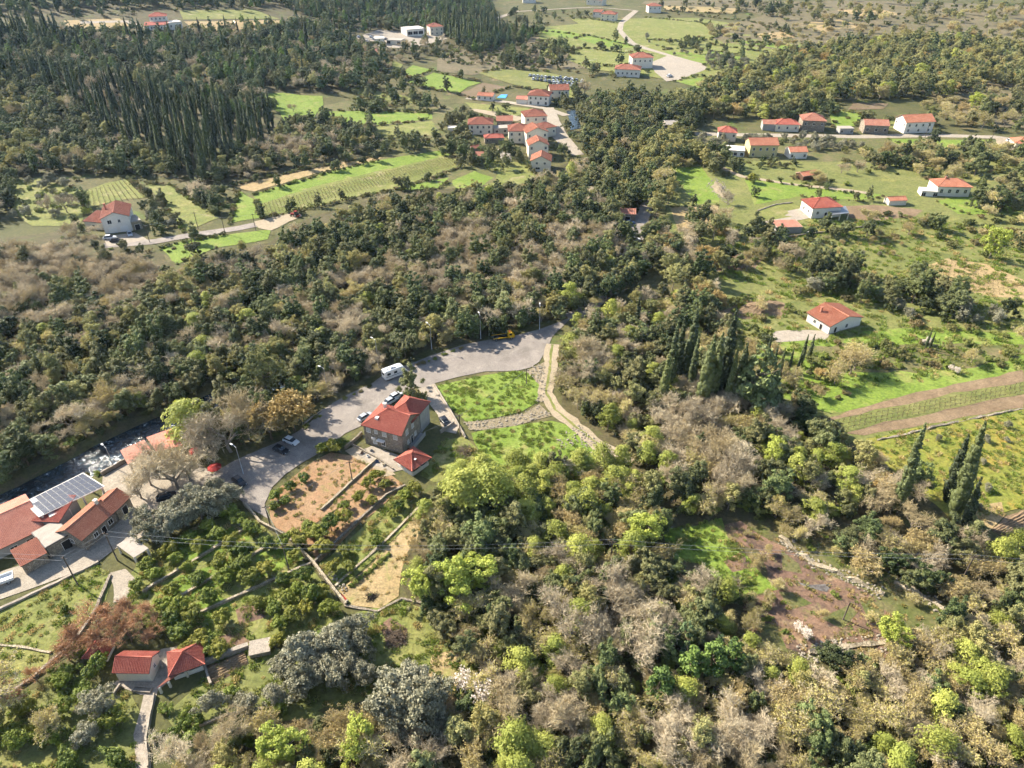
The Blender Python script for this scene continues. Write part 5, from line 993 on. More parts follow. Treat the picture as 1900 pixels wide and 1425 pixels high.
def car(px, py, hd, col, label, group=None, small=False, k=1.0, cat='car'):
    p = P(px, py); root = empty('parked_car', p + Vector((0, 0, .12)), hd, k); mb = MB(); loft(mb, BODY); mb.build('body', M[col], root); mb = MB(); loft(mb, CAB); mb.build('windows', M['glass'], root)
    mb = MB(); mb.box(-1.3, .3, -.62, .62, 1.44, 1.5, taper=.05); mb.build('roof', M[col], root)
    for x in (-1.3, 1.3):
        for y in (-.78, .78): wheel(root, x, y, .32)
    if not small:
        for y in (-.55, .55): mb = MB(); mb.box(1.98, 2.07, y - .16, y + .16, .52, .64); mb.build('headlight', M['lampglass'], root); mb = MB(); mb.box(-2.12, -2.02, y - .15, y + .15, .6, .74); mb.build('tail_light', M['taillamp'], root)
    tag(root, label, cat, group); return root
car(541, 822, R(-28), 'v_white', 'white car parked under the leafless trees by the car park'); car(522, 838, R(-28), 'v_black', 'dark car in the tree shade beside the white car'); car(445, 897, R(-40), 'v_black', 'black car parked beside the olive row'); car(678, 777, R(48), 'v_silver', 'pale car behind the stone house roof'); car(735, 738, R(48), 'v_white', 'white car behind the planted bed'); car(726, 747, R(48), 'v_silver', 'silver car next to the white car behind the bed'); car(826, 786, R(-60), 'v_black', 'dark car parked against the stone house')
car(205, 444, R(15), 'v_white', 'white van-like car in the farmhouse yard', k=1.1); car(242, 437, R(-60), 'v_silver', 'silver car in front of the farmhouse garage'); car(216, 449, R(15), 'v_black', 'dark car in front of the white one in the farmhouse yard'); car(1168, 416, R(5), 'v_blue', 'dark blue car by the small brown-roofed building'); car(1178, 447, R(5), 'v_white', 'white car half hidden on the lane'); car(1874, 263, R(0), 'v_white', 'white car on the valley road'); car(1242, 143, R(50), 'v_white', 'white van at the far car park', k=1.3); car(310, 925, R(30), 'v_black', 'dark car in the restaurant yard')
cols = ['v_white', 'v_white', 'v_silver', 'v_grey', 'v_black', 'v_silver']; proto = {}
def far_car(px, py, hd, col):
    if col not in proto:
        mb = MB(); loft(mb, BODY, 0); loft(mb, CAB, 1); mb.box(-1.3, .3, -.62, .62, 1.44, 1.5, 0)
        for x in (-1.3, 1.3):
            for y in (-.78, .78): mb.tube([(x, y - .1, .32), (x, y + .1, .32)], .32, 8, 2)
        proto[col] = mb.mesh('parked_car', [M[col], M['glass'], M['tyre']])
    o = link('parked_car', proto[col]); o.location = P(px, py) + Vector((0, 0, .3)); o.rotation_euler.z = hd
    tag(o, {'v_white': 'white', 'v_silver': 'silver', 'v_grey': 'grey', 'v_black': 'black'}[col] + ' car in the rows parked on the far meadow', 'car', {'v_white': 'white', 'v_silver': 'silver', 'v_grey': 'grey', 'v_black': 'black'}[col] + ' cars parked on the far meadow')
for (xa, ya), (xb, yb), n in (((984, 142), (1062, 150), 12), ((990, 149), (1078, 158), 13), ((1020, 155), (1085, 164), 9), ((1040, 145), (1080, 152), 5)):
    for i in range(n): far_car(xa + (xb - xa) * i / (n - 1), ya + (yb - ya) * i / (n - 1) + random.uniform(-.5, .5), R(70) + random.uniform(-.1, .1), random.choice(cols))
for i in range(9): far_car(666 + i * 7 + random.uniform(-2, 2), 70 + (i % 3) * 4, R(60), random.choice(cols))
# camper van
p = P(733, 698); cv_ = empty('camper_van', p + Vector((0, 0, .13)), R(36)); mb = MB(); loft(mb, [(-3.4, 1.05, .45, 2.85), (-3.2, 1.12, .4, 3.0), (1.6, 1.12, .4, 3.0), (2.3, 1.1, 1.5, 2.8), (2.6, 1.0, 1.75, 2.4)]); mb.build('body', M['v_white'], cv_)
mb = MB(); loft(mb, [(1.55, 1.0, .4, 1.55), (2.5, .98, .4, 1.5), (3.3, .92, .42, 1.15), (3.5, .85, .5, .95)]); mb.build('cab', M['v_white'], cv_); mb = MB(); mb.face([(2.35, -.9, 1.72), (2.35, .9, 1.72), (3.22, .82, 1.2), (3.22, -.82, 1.2)]); mb.build('windscreen', M['glass'], cv_)
for x, y in ((-2.1, 1), (2.5, 1), (-2.1, -1), (2.5, -1)): wheel(cv_, x, y * .95, .36, .26)
for s in (-1, 1):
    for x0, x1 in ((-2.7, -1.7), (-.7, .3)): mb = MB(); mb.box(x0, x1, s * 1.125 - .01, s * 1.125 + .01, 1.6, 2.3); mb.build('side_window', M['glass'], cv_)
    mb = MB(); mb.box(1.75, 2.45, s * 1.0 - .012, s * 1.0 + .012, 1.05, 1.5); mb.build('cab_window', M['glass'], cv_); mb = MB(); mb.box(-3.1, 1.5, s * 1.127 - .008, s * 1.127 + .008, 1.1, 1.3); mb.build('side_stripe', M['v_grey'], cv_)
for x, y, a in ((-2.2, 0, .35), (-.6, .3, .3), (.9, -.2, .35)): mb = MB(); mb.box(x - a, x + a, y - a, y + a, 3.0, 3.12); mb.build('roof_hatch', M['v_silver'], cv_)
mb = MB(); mb.box(-1.4, .4, -.75, -.25, 3.0, 3.06); mb.build('roof_panel', M['solar'], cv_); mb = MB(); mb.box(-3.43, -3.38, -.6, .6, 1.7, 2.3); mb.build('rear_window', M['glass'], cv_); tag(cv_, 'white camper van parked at the wood edge of the car park', 'camper van')
# yellow recovery truck
p = P(933, 629); tt = empty('recovery_truck', p + Vector((0, 0, .12)), R(14)); mb = MB(); loft(mb, [(1.5, 1.0, .5, 2.2), (2.6, 1.0, .5, 2.25), (3.1, .98, .5, 1.5), (3.4, .95, .55, 1.3)]); mb.build('cab', M['v_yellow'], tt); mb = MB(); mb.face([(2.66, -.88, 2.12), (2.66, .88, 2.12), (3.12, .86, 1.52), (3.12, -.86, 1.52)]); mb.build('windscreen', M['glass'], tt)
for s in (-1, 1): mb = MB(); mb.box(1.75, 2.55, s * 1.0 - .015, s * 1.0 + .015, 1.4, 2.0); mb.build('cab_window', M['glass'], tt); mb = MB(); mb.box(-3.2, 1.3, s * 1.08 - .05, s * 1.08 + .05, .85, 1.05); mb.build('side_rail', M['v_yellow'], tt)
mb = MB(); mb.box(-3.4, 1.4, -1.05, 1.05, .75, .9); mb.build('flatbed', M['v_black'], tt); mb = MB(); mb.box(1.9, 2.2, -.6, .6, 2.25, 2.4); mb.build('light_bar', M['v_orange'], tt)
for x in (-2.2, 2.4):
    for y in (-.85, .85): wheel(tt, x, y, .42, .28)
tag(tt, 'yellow recovery truck with a black flatbed at the far end of the car park', 'truck')
# tractor on the dirt lot
p = P(547, 402); tr = empty('tractor', p + Vector((0, 0, .1)), R(160)); mb = MB(); loft(mb, [(-.3, .4, .8, 1.5), (.8, .38, .7, 1.45), (1.7, .32, .7, 1.25)]); mb.build('bonnet', M['v_red'], tr); mb = MB(); mb.box(-1.3, -.2, -.6, .6, 1.1, 2.3, taper=.1); mb.build('cab', M['glass'], tr); mb = MB(); mb.box(-1.35, -.15, -.62, .62, 2.3, 2.4); mb.build('cab_roof', M['v_red'], tr); mb = MB(); mb.box(-2.3, -1.3, -.9, .9, .5, .7); mb.build('implement', M['v_orange'], tr)
for y in (-.75, .75): wheel(tr, -.8, y, .75, .4); wheel(tr, 1.3, y * .85, .42, .28)
tag(tr, 'red tractor on the dirt lot at the vineyard corner', 'tractor')
def digger(px, py, hd, label):
    p = P(px, py); g = empty('excavator', p, hd)
    for y in (-.9, .9): mb = MB(); mb.box(-1.5, 1.5, y - .25, y + .25, 0, .7, taper=.08); mb.build('track', M['v_black'], g)
    mb = MB(); mb.box(-1.6, .6, -1.1, 1.1, .8, 1.9, taper=.1); mb.build('body', M['v_sand'], g); mb = MB(); mb.box(-.3, .9, .1, 1.05, 1.3, 2.8, taper=.08); mb.build('cab', M['glass'], g); mb = MB(); mb.tube([(.6, -.3, 1.5), (2.2, -.3, 3.4), (3.6, -.3, 2.4)], .22, 5); mb.build('boom', M['v_sand'], g); mb = MB(); mb.tube([(3.6, -.3, 2.4), (3.9, -.3, 1.0)], .16, 5); mb.box(3.6, 4.3, -.8, .2, .5, 1.1); mb.build('bucket', M['v_grey'], g); tag(g, label, 'excavator')
digger(432, 47, R(-30), 'pale excavator on the hillside building site'); digger(458, 50, R(20), 'second pale machine right of the excavator')
# small lorry at the left edge
p = P(2, 1084); g = empty('farm_lorry', p + Vector((0, 0, .1)), R(32)); mb = MB(); mb.box(-2.4, 2.4, -1.0, 1.0, .7, .85); mb.build('bed', M['v_white'], g)
for b in ((-2.4, 2.4, -1.0, -.94, .85, 1.35), (-2.4, 2.4, .94, 1.0, .85, 1.35), (2.34, 2.4, -.94, .94, .85, 1.35), (-2.4, -2.34, -.94, .94, .85, 1.35)): mb = MB(); mb.box(*b); mb.build('side_board', M['v_white'], g)
for x in (-1.4, 1.4):
    for y in (-.8, .8): wheel(g, x, y, .38, .25)
tag(g, 'white open lorry bed parked beside the stone shed', 'lorry')
p = P(1502, 432); mb = MB(); mb.tube([(0, 0, 0), (0, 0, .5), (0, 0, 1.0), (0, 0, 1.4)], [1.3, 1.25, .9, .25], 12); ob = mb.build('water_tank', M['white']); ob.location = p; tag(ob, 'white domed tank beside the flat brown store', 'tank')
for gx, gy, lb in ((1166, 99, 'white goal frame at the back of the far pitch'), (1100, 118, 'white goal frame at the front of the far pitch')):
    p = P(gx, gy); mb = MB(); mb.tube([(-3, 0, 0), (-3, 0, 2.4), (3, 0, 2.4), (3, 0, 0)], .09, 5); ob = mb.build('goal_frame', M['white']); ob.location = p; ob.rotation_euler.z = .2; tag(ob, lb, 'goal')
p = P(638, 1112); mb = MB(); mb.tube([(-.9, .9, .35), (.6, -.6, .35)], .32, 10); mb.tube([(.6, -.6, .35), (.8, -.8, .35)], .34, 10, 1); ob = mb.build('rusty_barrel', [M['v_red'], M['slab']]); ob.location = p; tag(ob, 'rusty red barrel lying at the end of the long pale wall', 'barrel')
for i, (gx, gy) in enumerate(((700, 858), (712, 864), (672, 842), (683, 848), (690, 838))):
    blockthing('garden_crate', ('blue-grey', 'pale', 'brown', 'white', 'dark')[i] + ' crate on the stone house terrace', 'crate', gx, gy, i * .7, [('side', (-.35, .35, -.25, -.21, .1, .5), ('v_blue', 'cream', 'wood', 'v_white', 'v_grey')[i]), ('side', (-.35, .35, .21, .25, .1, .5), ('v_blue', 'cream', 'wood', 'v_white', 'v_grey')[i]), ('bottom', (-.35, .35, -.21, .21, .1, .16), 'dark'), ('end', (-.35, -.31, -.21, .21, .16, .49), ('v_blue', 'cream', 'wood', 'v_white', 'v_grey')[i]), ('end', (.31, .35, -.21, .21, .16, .49), ('v_blue', 'cream', 'wood', 'v_white', 'v_grey')[i])])
# ------------------------------------------------------------------ woods
SPOTS += [(110, 464, 95, 'bare', .75), (221, 527, 65, 'bare', .8), (40, 584, 70, 'bare', .7), (316, 515, 45, 'bare', .7), (19, 502, 50, 'bare', .7), (858, 480, 62, 'bare', .85), (988, 515, 60, 'bare', .85),
          (702, 528, 40, 'bare', .8), (647, 618, 42, 'bare', .8), (795, 540, 35, 'bare', .7), (1064, 460, 50, 'bare', .7), (1020, 450, 14, 'tan', 1), (480, 180, 60, 'oak', .3),
          (1130, 480, 40, 'bare', .5), (200, 570, 40, 'bare', .5), (950, 440, 60, 'poplar', .3), (1200, 300, 30, 'poplar', .6), (170, 190, 25, 'bare', .7), (230, 185, 25, 'bare', .6)]
scatter('-60,490 0,478 120,468 190,490 270,500 330,525 400,505 500,482 560,440 650,415 740,385 870,378 985,352 1060,330 1085,305 1215,430 1250,480 1170,535 1100,582 1045,592 960,612 860,632 800,652 760,668 700,700 640,722 590,755 520,800 450,832 400,815 340,790 250,785 130,835 20,885 -60,925', 3.7,
        dict(oak=.64, bare=.15, poplar=.13, spring=.03, bud=.08), 'in the wood between the river and the fields', .42, .98, seed=1, clump=14)
scatter('1078,195 1180,180 1260,195 1300,225 1285,255 1230,250 1225,300 1205,370 1160,400 1090,300 1075,250', 5.0, dict(oak=.8, poplar=.15, bare=.05), 'in the wood right of the village', .55, 1.0, seed=2)
scatter('1190,300 1260,250 1300,300 1330,320 1260,300 1240,380 1205,420 1180,400 1205,340', 5.5, dict(poplar=.7, oak=.2, bud=.1), 'along the shaded lane', .75, 1.1, seed=3)
scatter('1215,440 1340,400 1350,440 1300,480 1360,520 1340,560 1290,560 1230,540 1200,500', 5.5, dict(poplar=.3, oak=.3, bare=.25, tan=.1), 'below the lane by the earth patch', .65, 1.05, keep=.8, seed=4)
WR = 'in the wood right of the dirt track'
SPOTS += [(1300, 580, 45, 'tan', .55), (1290, 830, 70, 'bare', .65), (1330, 750, 55, 'bare', .7), (1110, 700, 35, 'bare', .6), (1345, 900, 50, 'bare', .6), (1420, 800, 40, 'bare', .5)]
scatter('1045,640 1070,605 1180,565 1280,545 1335,565 1350,640 1340,720 1440,745 1530,800 1640,870 1700,930 1640,950 1480,980 1390,962 1240,962 1220,885 1168,852 1100,800 1050,760 1036,700', 3.8, dict(oak=.42, spring=.14, bare=.18, bud=.18, poplar=.1), WR, .42, .9, seed=5, clump=12)
SPOTS += [(880, 920, 60, 'spring', .6), (1000, 925, 80, 'spring', .4), (1120, 905, 80, 'spring', .45), (1180, 870, 60, 'spring', .4), (1060, 1110, 60, 'oak', .5), (1130, 1180, 90, 'bare', .5), (900, 1000, 60, 'oak', .5), (1010, 1150, 60, 'bud', .4)]
scatter('792,955 850,892 1000,882 1160,872 1230,962 1238,1040 1360,1110 1370,1180 1200,1250 1000,1245 875,1240 810,1160 755,1090 768,1015', 3.3, dict(oak=.5, bud=.2, spring=.12, bare=.12, poplar=.08), 'in the dense wood below the green field', .38, .85, seed=6, clump=12)
SPOTS += [(1290, 1230, 50, 'pine', .6), (1000, 1350, 60, 'bare', .3), (1300, 1370, 90, 'bare', .35), (1760, 1290, 70, 'spring', .3), (950, 1400, 40, 'spring', .5), (1500, 1350, 90, 'bud', .5)]
scatter('860,1250 1000,1245 1200,1252 1380,1192 1500,1246 1620,1236 1740,1176 1960,1110 1960,1540 290,1540 335,1410 420,1372 640,1340 780,1370 850,1330', 3.2, dict(bud=.44, bare=.28, oak=.16, spring=.08, poplar=.06), 'in the foreground wood', .36, .8, seed=7, clump=12)
scatter('1440,1000 1490,985 1560,1005 1650,960 1790,985 1850,1015 1960,1060 1960,1130 1740,1165 1650,1095 1560,1040', 4.2, dict(bare=.35, bud=.3, oak=.25, spring=.1), 'along the stone wall above the burnt clearing', .55, .9, keep=.85, seed=8, clump=12)
# hill behind, left
HL = 'on the wooded hillside'
scatter('-60,0 500,-20 900,-12 925,50 880,85 800,70 700,55 660,70 640,60 560,30 520,12 330,14 120,26 -60,34', 9, dict(pine=.6, oak=.3, cyp=.1), 'on the hilltop behind the villa', .8, 1.2, seed=9)
scatter('-60,60 110,64 240,75 380,66 500,62 560,45 640,75 690,95 720,125 660,165 600,172 480,170 400,160 300,130 150,115 0,95 -60,95', 6.3, dict(pine=.4, oak=.42, bare=.08, poplar=.05, cyp=.05), HL, .75, 1.15, seed=10)
scatter('-60,150 40,150 120,175 180,230 250,270 310,300 350,330 250,330 150,322 30,330 20,400 -60,430', 5.2, dict(oak=.72, poplar=.18, bare=.07, bush=.06), 'on the lower slope left of the cypress grove', .6, 1.0, seed=11)
scatter('360,335 420,300 490,270 540,230 600,232 680,250 700,285 620,300 540,312 470,325 420,345', 5.2, dict(oak=.62, poplar=.12, bare=.2, bush=.06), 'between the cypress grove and the vineyard', .55, .95, seed=12)
scatter('860,80 900,50 930,60 1010,60 990,75 900,100 860,100', 7, dict(pine=.5, oak=.4, cyp=.1), 'at the foot of the far pine wood', .7, 1.1, seed=13)
CG = 'in the cypress grove on the slope'
scatter('0,140 40,135 90,145 160,160 240,170 300,190 380,205 450,225 515,235 495,275 440,300 370,345 340,330 280,300 210,260 150,205 80,165 0,160', 4.1, dict(cyp=1), CG, .5, 1.25, jitter=.48, seed=14, keep=.52)
scatter('0,60 100,62 125,85 100,95 0,90', 7, dict(cyp=.8, pine=.2), 'in the stand at the far hill edge', .9, 1.3, seed=15)
scatter('815,55 900,60 925,75 910,95 840,85', 7, dict(cyp=.6, pine=.4), 'beside the far pine wood', .9, 1.2, seed=16)
for q in ((320, 85), (335, 115), (345, 120), (375, 78), (445, 75), (265, 95)): at('cyp', *q, 1.0, 'tall narrow dark cypress standing out of the hillside wood', 'hillside cypresses')
# top right woods and hedges
scatter('1290,180 1390,138 1450,110 1560,90 1700,78 1900,100 1960,110 1960,160 1800,172 1750,186 1640,186 1560,190 1500,212 1440,228 1380,220 1290,225 1240,205', 7.2, dict(poplar=.5, oak=.34, spring=.06, bud=.1, tan=.03), 'in the mixed wood behind the right hamlet', .85, 1.3, seed=17)
scatter('1500,30 1960,20 1960,110 1800,95 1600,75', 17, dict(shrub=.5, poplar=.25, bud=.25), 'on the far heath', .7, 1.3, seed=18)
scatter('1180,4 1900,2 1960,30 1500,60 1390,25', 20, dict(shrub=.6, oak=.2, poplar=.2), 'at the far edge of the valley', .8, 1.4, seed=19)
scatter('1280,70 1400,40 1620,75 1480,100', 12, dict(shrub=.8, bud=.2), 'among the dry plots', .6, 1.1, seed=20)
scatter('790,100 900,85 1010,72 1080,95 1040,128 930,128 830,118', 6.5, dict(shrub=.7, oak=.15, bush=.1, bare=.05), 'in the scrub beyond the far fields', .55, 1.1, keep=.75, seed=21)
scatter('600,150 680,150 720,125 760,150 800,170 700,190 610,180', 7, dict(oak=.5, shrub=.4, bare=.1), 'round the far plots', .5, .95, keep=.6, seed=22)
scatter('640,180 760,185 830,200 810,212 660,206', 5, dict(shrub=.8, oak=.2), 'in the hedge above the green field', .6, 1, keep=.7, seed=23)
scatter('600,240 690,236 705,256 810,262 880,300 850,308 800,275 700,290 640,268', 5, dict(oak=.5, shrub=.4, bare=.1), 'round the meadow hedges', .5, .95, keep=.7, seed=24)
scatter('830,215 870,240 860,262 890,285 920,310 880,316 850,290 820,245', 5, dict(oak=.7, shrub=.2, blossom=.06), 'left of the village', .55, .95, keep=.8, seed=25)
scatter('1700,190 1960,170 1960,250 1760,240', 8, dict(shrub=.6, bud=.3, oak=.1), 'in the thicket right of the hamlet', .7, 1.2, seed=26)
scatter('1290,256 1450,258 1580,262 1600,276 1500,284 1440,268 1370,266 1300,285', 5.2, dict(olive=.85, shrub=.15), 'in the grove below the hamlet', .65, .95, seed=27)
scatter('1300,100 1390,115 1380,140 1310,128', 7.5, dict(olive=1), 'in the far olive plot', .7, .9, seed=28)
# shrubs of the right slope
def scrubby(s, sp, where, mix=None, a=.6, b=1.15, keep=.8, seed=30): scatter(s, sp, mix or dict(shrub=.65, bush=.15, oak=.1, bud=.1), where, a, b, keep=keep, seed=seed, clump=10)
scrubby('1560,270 1640,285 1900,280 1960,300 1960,345 1830,350 1700,330 1560,320', 7, 'on the slope below the valley road', keep=.8)
scrubby('1380,300 1480,304 1480,316 1400,314', 3.2, 'by the yellow house', dict(oak=.6, shrub=.4), .3, .45, keep=.9)
scrubby('1440,330 1540,335 1620,352 1560,345 1460,345', 5, 'by the track', keep=.7)
scrubby('1390,430 1480,435 1560,425 1620,440 1560,445 1400,450 1350,450', 5, 'below the white house wall', dict(oak=.5, shrub=.5), .55, .95, keep=.8)
scrubby('1600,400 1720,400 1740,440 1640,445', 6, 'round the brown garden plot', keep=.6)
scrubby('1480,510 1560,490 1640,530 1700,520 1770,560 1800,600 1700,580 1620,570 1500,545', 4.6, 'in the hedge across the right slope', dict(oak=.6, shrub=.35, olive=.15), .6, 1.05, keep=.9)
scrubby('1620,555 1780,570 1900,600 1900,640 1760,620 1620,590', 6, 'on the grassy slope above the terraces', dict(shrub=.55, olive=.3, bush=.15), keep=.8)
scrubby('1540,640 1700,630 1900,640 1900,680 1700,690 1560,700 1500,680', 4.6, 'on the terraces under the small white house', dict(shrub=.6, bush=.35, bud=.05), .55, 1.0, keep=.85)
scrubby('1360,560 1500,540 1510,600 1460,640 1380,630', 7, 'left of the small white house', dict(shrub=.5, bud=.3, bush=.2), keep=.7)
scrubby('1700,420 1900,410 1960,480 1800,480', 7, 'above the dry vineyard', dict(shrub=.5, bud=.35, oak=.2), .7, 1.2, keep=.7)
scatter('1500,440 1680,430 1700,480 1560,490', 5.5, dict(bud=.6, olive=.4), 'in the young orchard on the right slope', .28, .42, keep=.7, seed=31)
scatter('1680,850 1760,800 1900,780 1900,930 1800,950', 8, dict(olive=1), 'in the yellow meadow', .28, .42, jitter=.25, seed=32, keep=.8)
scrubby('20,335 150,330 170,400 60,425 20,400', 6, 'in the pale scrub left of the farmhouse', dict(bush=.5, olive=.4, shrub=.1), .6, 1.1)
scrubby('255,395 300,380 330,430 290,440', 4.5, 'beside the farmhouse', dict(oak=.6, olive=.4), .45, .75, keep=.9)
scrubby('330,335 400,350 425,370 410,400 360,375', 4.8, 'between the two green fields', dict(oak=.6, shrub=.3, bare=.1), .5, .9, keep=.9)
# foreground gardens
scatter('260,1380 320,1340 410,1290 470,1255 560,1215 640,1190 690,1200 690,1260 620,1290 480,1330 360,1370', 4.4, dict(olive=.75, bush=.25), 'below the walled garden', .75, 1.15, keep=.85, seed=40)
scatter('-60,1330 100,1265 210,1290 255,1310 240,1430 -60,1440', 4.2, dict(orange=.5, bush=.3, olive=.1, bud=.1), 'in the overgrown garden left of the concrete path', .75, 1.25, seed=41)
scatter('130,1210 215,1190 225,1260 190,1290 110,1270', 4, dict(orange=.7, olive=.2, bush=.1), 'in the thicket beside the white hut', .9, 1.35, seed=42)
OR = [(1630, 640), (1690, 700), (1480, 730), (1545, 800), (1350, 820), (1410, 880), (1200, 900), (1255, 975), (1040, 1010), (1095, 1070), (980, 1150), (1645, 850), (1720, 910), (1350, 1030), (1560, 1000), (1720, 1020), (1400, 1110), (1590, 1110), (1770, 1110), (1220, 1180), (1170, 1310), (1490, 1250), (1340, 1360), (1780, 760)]
OR = [(a / 3.8, 780 + b / 3.8) for a, b in OR] + [(380 + a / 3.654, 850 + b / 3.654) for a, b in [(340, 480), (430, 570), (270, 720), (150, 790), (430, 750), (330, 820), (540, 820), (620, 650), (550, 560), (30, 940), (680, 800), (640, 880), (560, 950), (730, 920), (480, 1010), (600, 1060), (700, 1000), (790, 900), (520, 1120), (380, 980), (850, 1020), (50, 1230), (130, 1080), (110, 1290), (500, 1220)]]
for a, b in OR: at('orange', a, b + 10, random.uniform(.85, 1.15), 'round leafy citrus tree in the terraced orchard', 'orchard citrus trees')
for a, b in ((320, 1160), (340, 1185), (360, 1150), (375, 1200), (395, 1215), (350, 1215), (300, 1165), (335, 1140)): at('orange', a, b, random.uniform(.9, 1.25), 'dark citrus tree crowded above the small pyramid roof', 'citrus trees above the pyramid roof')
for a, b, s in ((515, 925, .9), (540, 910, .8), (530, 935, .7), (565, 895, .9), (510, 945, .75), (620, 838, 1.1), (600, 842, 1.0), (632, 832, .9)): at('orange', a, b, s, 'leafy citrus tree along the edge of the red plot', 'citrus trees by the red plot')
for a, b, s in ((590, 1000, 1.3), (560, 1010, 1.2), (615, 985, 1.25), (600, 1025, 1.2), (640, 970, 1.1), (575, 990, 1.1)): at('orange', a, b, s, 'dark leafy fruit tree in the big clump below the red plot', 'fruit trees of the big clump')
for a, b, s in ((700, 890, .95), (685, 905, .9), (715, 905, .8), (665, 930, .8), (690, 935, .8), (640, 945, .8), (755, 925, 1), (740, 945, .85), (770, 915, 1), (728, 960, .6), (700, 1010, .75), (640, 1030, .8), (620, 1060, .9), (650, 1060, .8)): at('orange', a, b, s, 'small fruit tree on the dry terraces under the stone house', 'fruit trees on the dry terraces')
for i in range(9): at('bush', 652 + i * 8.6, 1088 - i * 7.2, .42, 'clipped young bush in the row along the straw plot', 'row of young bushes')
OG = 'silvery olive tree in the row by the restaurant yard'
for a, b, s in ((285, 1005, 1.25), (315, 990, 1.3), (345, 975, 1.3), (375, 962, 1.35), (405, 950, 1.3), (430, 935, 1.15), (270, 985, 1.1), (330, 965, 1.2), (365, 945, 1.2), (400, 930, 1.1)): at('olive', a, b, s, OG, 'olive trees by the restaurant yard')
for a, b, s in ((745, 1320, 1.75), (790, 1335, 1.6), (720, 1350, 1.3), (770, 1290, 1.4), (815, 1310, 1.2)): at('olive', a, b, s, 'large spreading olive tree in the bottom clearing', 'large olives of the bottom clearing')
at('olive', 812, 1350, .95, 'small round olive bush standing alone beside the big olives')
for a, b, s in ((560, 1235, 1.4), (600, 1225, 1.3), (575, 1270, 1.2), (630, 1210, 1.3), (655, 1185, 1.2), (620, 1270, 1.1)): at('olive', a, b, s, 'tall silvery olive tree below the citrus orchard', 'olives below the citrus orchard')
# single trees
at('poplar', 500, 742, 1.45, 'large pale olive tree at the wood edge above the car park', v=3); at('tan', 548, 800, 1.7, 'tan weeping tree beside the car park bend', v=0); at('tan', 505, 815, 1.35, 'smaller tan tree left of the weeping tree', v=1)
at('spring', 355, 825, 1.5, 'yellow-green tree behind the leafless restaurant trees', v=1); at('spring', 380, 800, 1.0, 'pale yellow-green tree beside the river wood', v=2)
for a, b, s in ((430, 838, 1.55), (462, 816, 1.4), (398, 856, 1.4), (485, 800, 1.3)): at('bare', a, b, s, 'leafless tree at the top of the car park', 'leafless trees at the car park')
for a, b, s in ((330, 905, 1.4), (280, 900, 1.2), (355, 892, 1.35), (300, 880, 1.2), (262, 925, .95)): at('bare', a, b, s, 'leafless tree over the restaurant terrace', 'leafless trees over the restaurant')
for a, b, s in ((150, 1200, .95), (185, 1165, 1.0), (225, 1165, 1.0), (265, 1160, 1.0), (245, 1190, .85), (130, 1225, .8), (285, 1185, .7), (205, 1195, .9), (168, 1215, .8)): at('rust', a, b, s, 'rust red leafless tree along the ditch above the white hut', 'rust red trees along the ditch')
for a, b, s in ((70, 1265, .55), (30, 1300, .55), (10, 1290, .5)): at('rust', a, b, s, 'low rust red tree at the lower end of the ditch', 'low rust red trees')
at('blossom', 890, 1290, 1.15, 'large white blossoming tree at the foreground wood edge', v=0); at('bare', 925, 1330, 1.1, 'leafless forked tree beside the white blossoming tree', v=1)
at('blossom', 1142, 745, .6, 'white blossoming tree in the wood right of the dirt track', v=1); at('blossom', 1770, 692, .5, 'pinkish blossoming tree on the upper terrace', v=0); at('blossom', 1718, 640, .5, 'small white blossoming tree by two cypresses', v=1); at('blossom', 1490, 1180, .55, 'pale blossoming tree at the burnt clearing edge', v=0)
at('blossom', 940, 305, .95, 'round white blossoming tree left of the village hedge', v=1); at('blossom', 922, 290, .7, 'small pale blossoming tree by the village shed', v=0)
at('lime', 845, 1115, 1.25, 'largest lime green tree at the edge of the dense wood', v=0); at('lime', 880, 1100, 1.15, 'lime green tree right of the largest one', v=1); at('lime', 785, 1115, .95, 'lime green tree beside the straw plot', v=2); at('lime', 1195, 1015, 1.0, 'round lime green tree left of the burnt clearing', v=2)
at('lime', 1645, 1200, .8, 'small lime green tree inside the burnt clearing', v=1); at('lime', 1432, 868, .95, 'round lime green tree under the tall cypresses', v=0); at('lime', 1835, 480, 1.3, 'large round yellow-green tree at the dry vineyard', v=1); at('lime', 1805, 205, 1.3, 'bright yellow-green tree behind the valley road', v=2)
at('lime', 670, 1400, .9, 'lime green tree in the bottom foreground wood', v=0); at('lime', 530, 1410, .95, 'pale lime tree left in the bottom foreground wood', v=1)
at('pine', 1315, 1255, .95, 'rounded green pine in the foreground', v=0); at('pine', 1350, 1245, .85, 'bushy green pine right of the rounded pine', v=0); at('pine', 1220, 1300, .9, 'dark green pine left of the rounded pine', v=0); at('pine', 1275, 1260, .8, 'narrow green pine between the foreground pines', v=0)
at('oak', 762, 735, .8, 'dark evergreen tree in the bed at the drive entrance', v=2, sz=1.1); at('oak', 1865, 590, .75, 'dark round evergreen tree on the right slope', v=1)
at('orange', 1395, 340, 1.6, 'dark leafy tree by the white rubble heap'); at('bare', 1350, 380, .75, 'leafless tree beside the white rubble heap', v=2)
at('bare', 1275, 450, .8, 'dark leafless tree by the bend of the lane', v=3); at('bare', 545, 208, .6, 'leafless tree standing alone in the green meadow', v=4); at('bare', 1590, 320, .8, 'tall leafless tree under the stone ruin', v=0); at('bare', 1560, 322, .75, 'leafless tree left of the tall one under the ruin', v=1)
at('bare', 1085, 178, 1.1, 'large leafless tree behind the parked cars', v=2); at('bare', 715, 385, .8, 'leafless tree at the vineyard corner', v=3); at('bare', 460, 335, .55, 'small leafless tree at the brown strip', v=0)
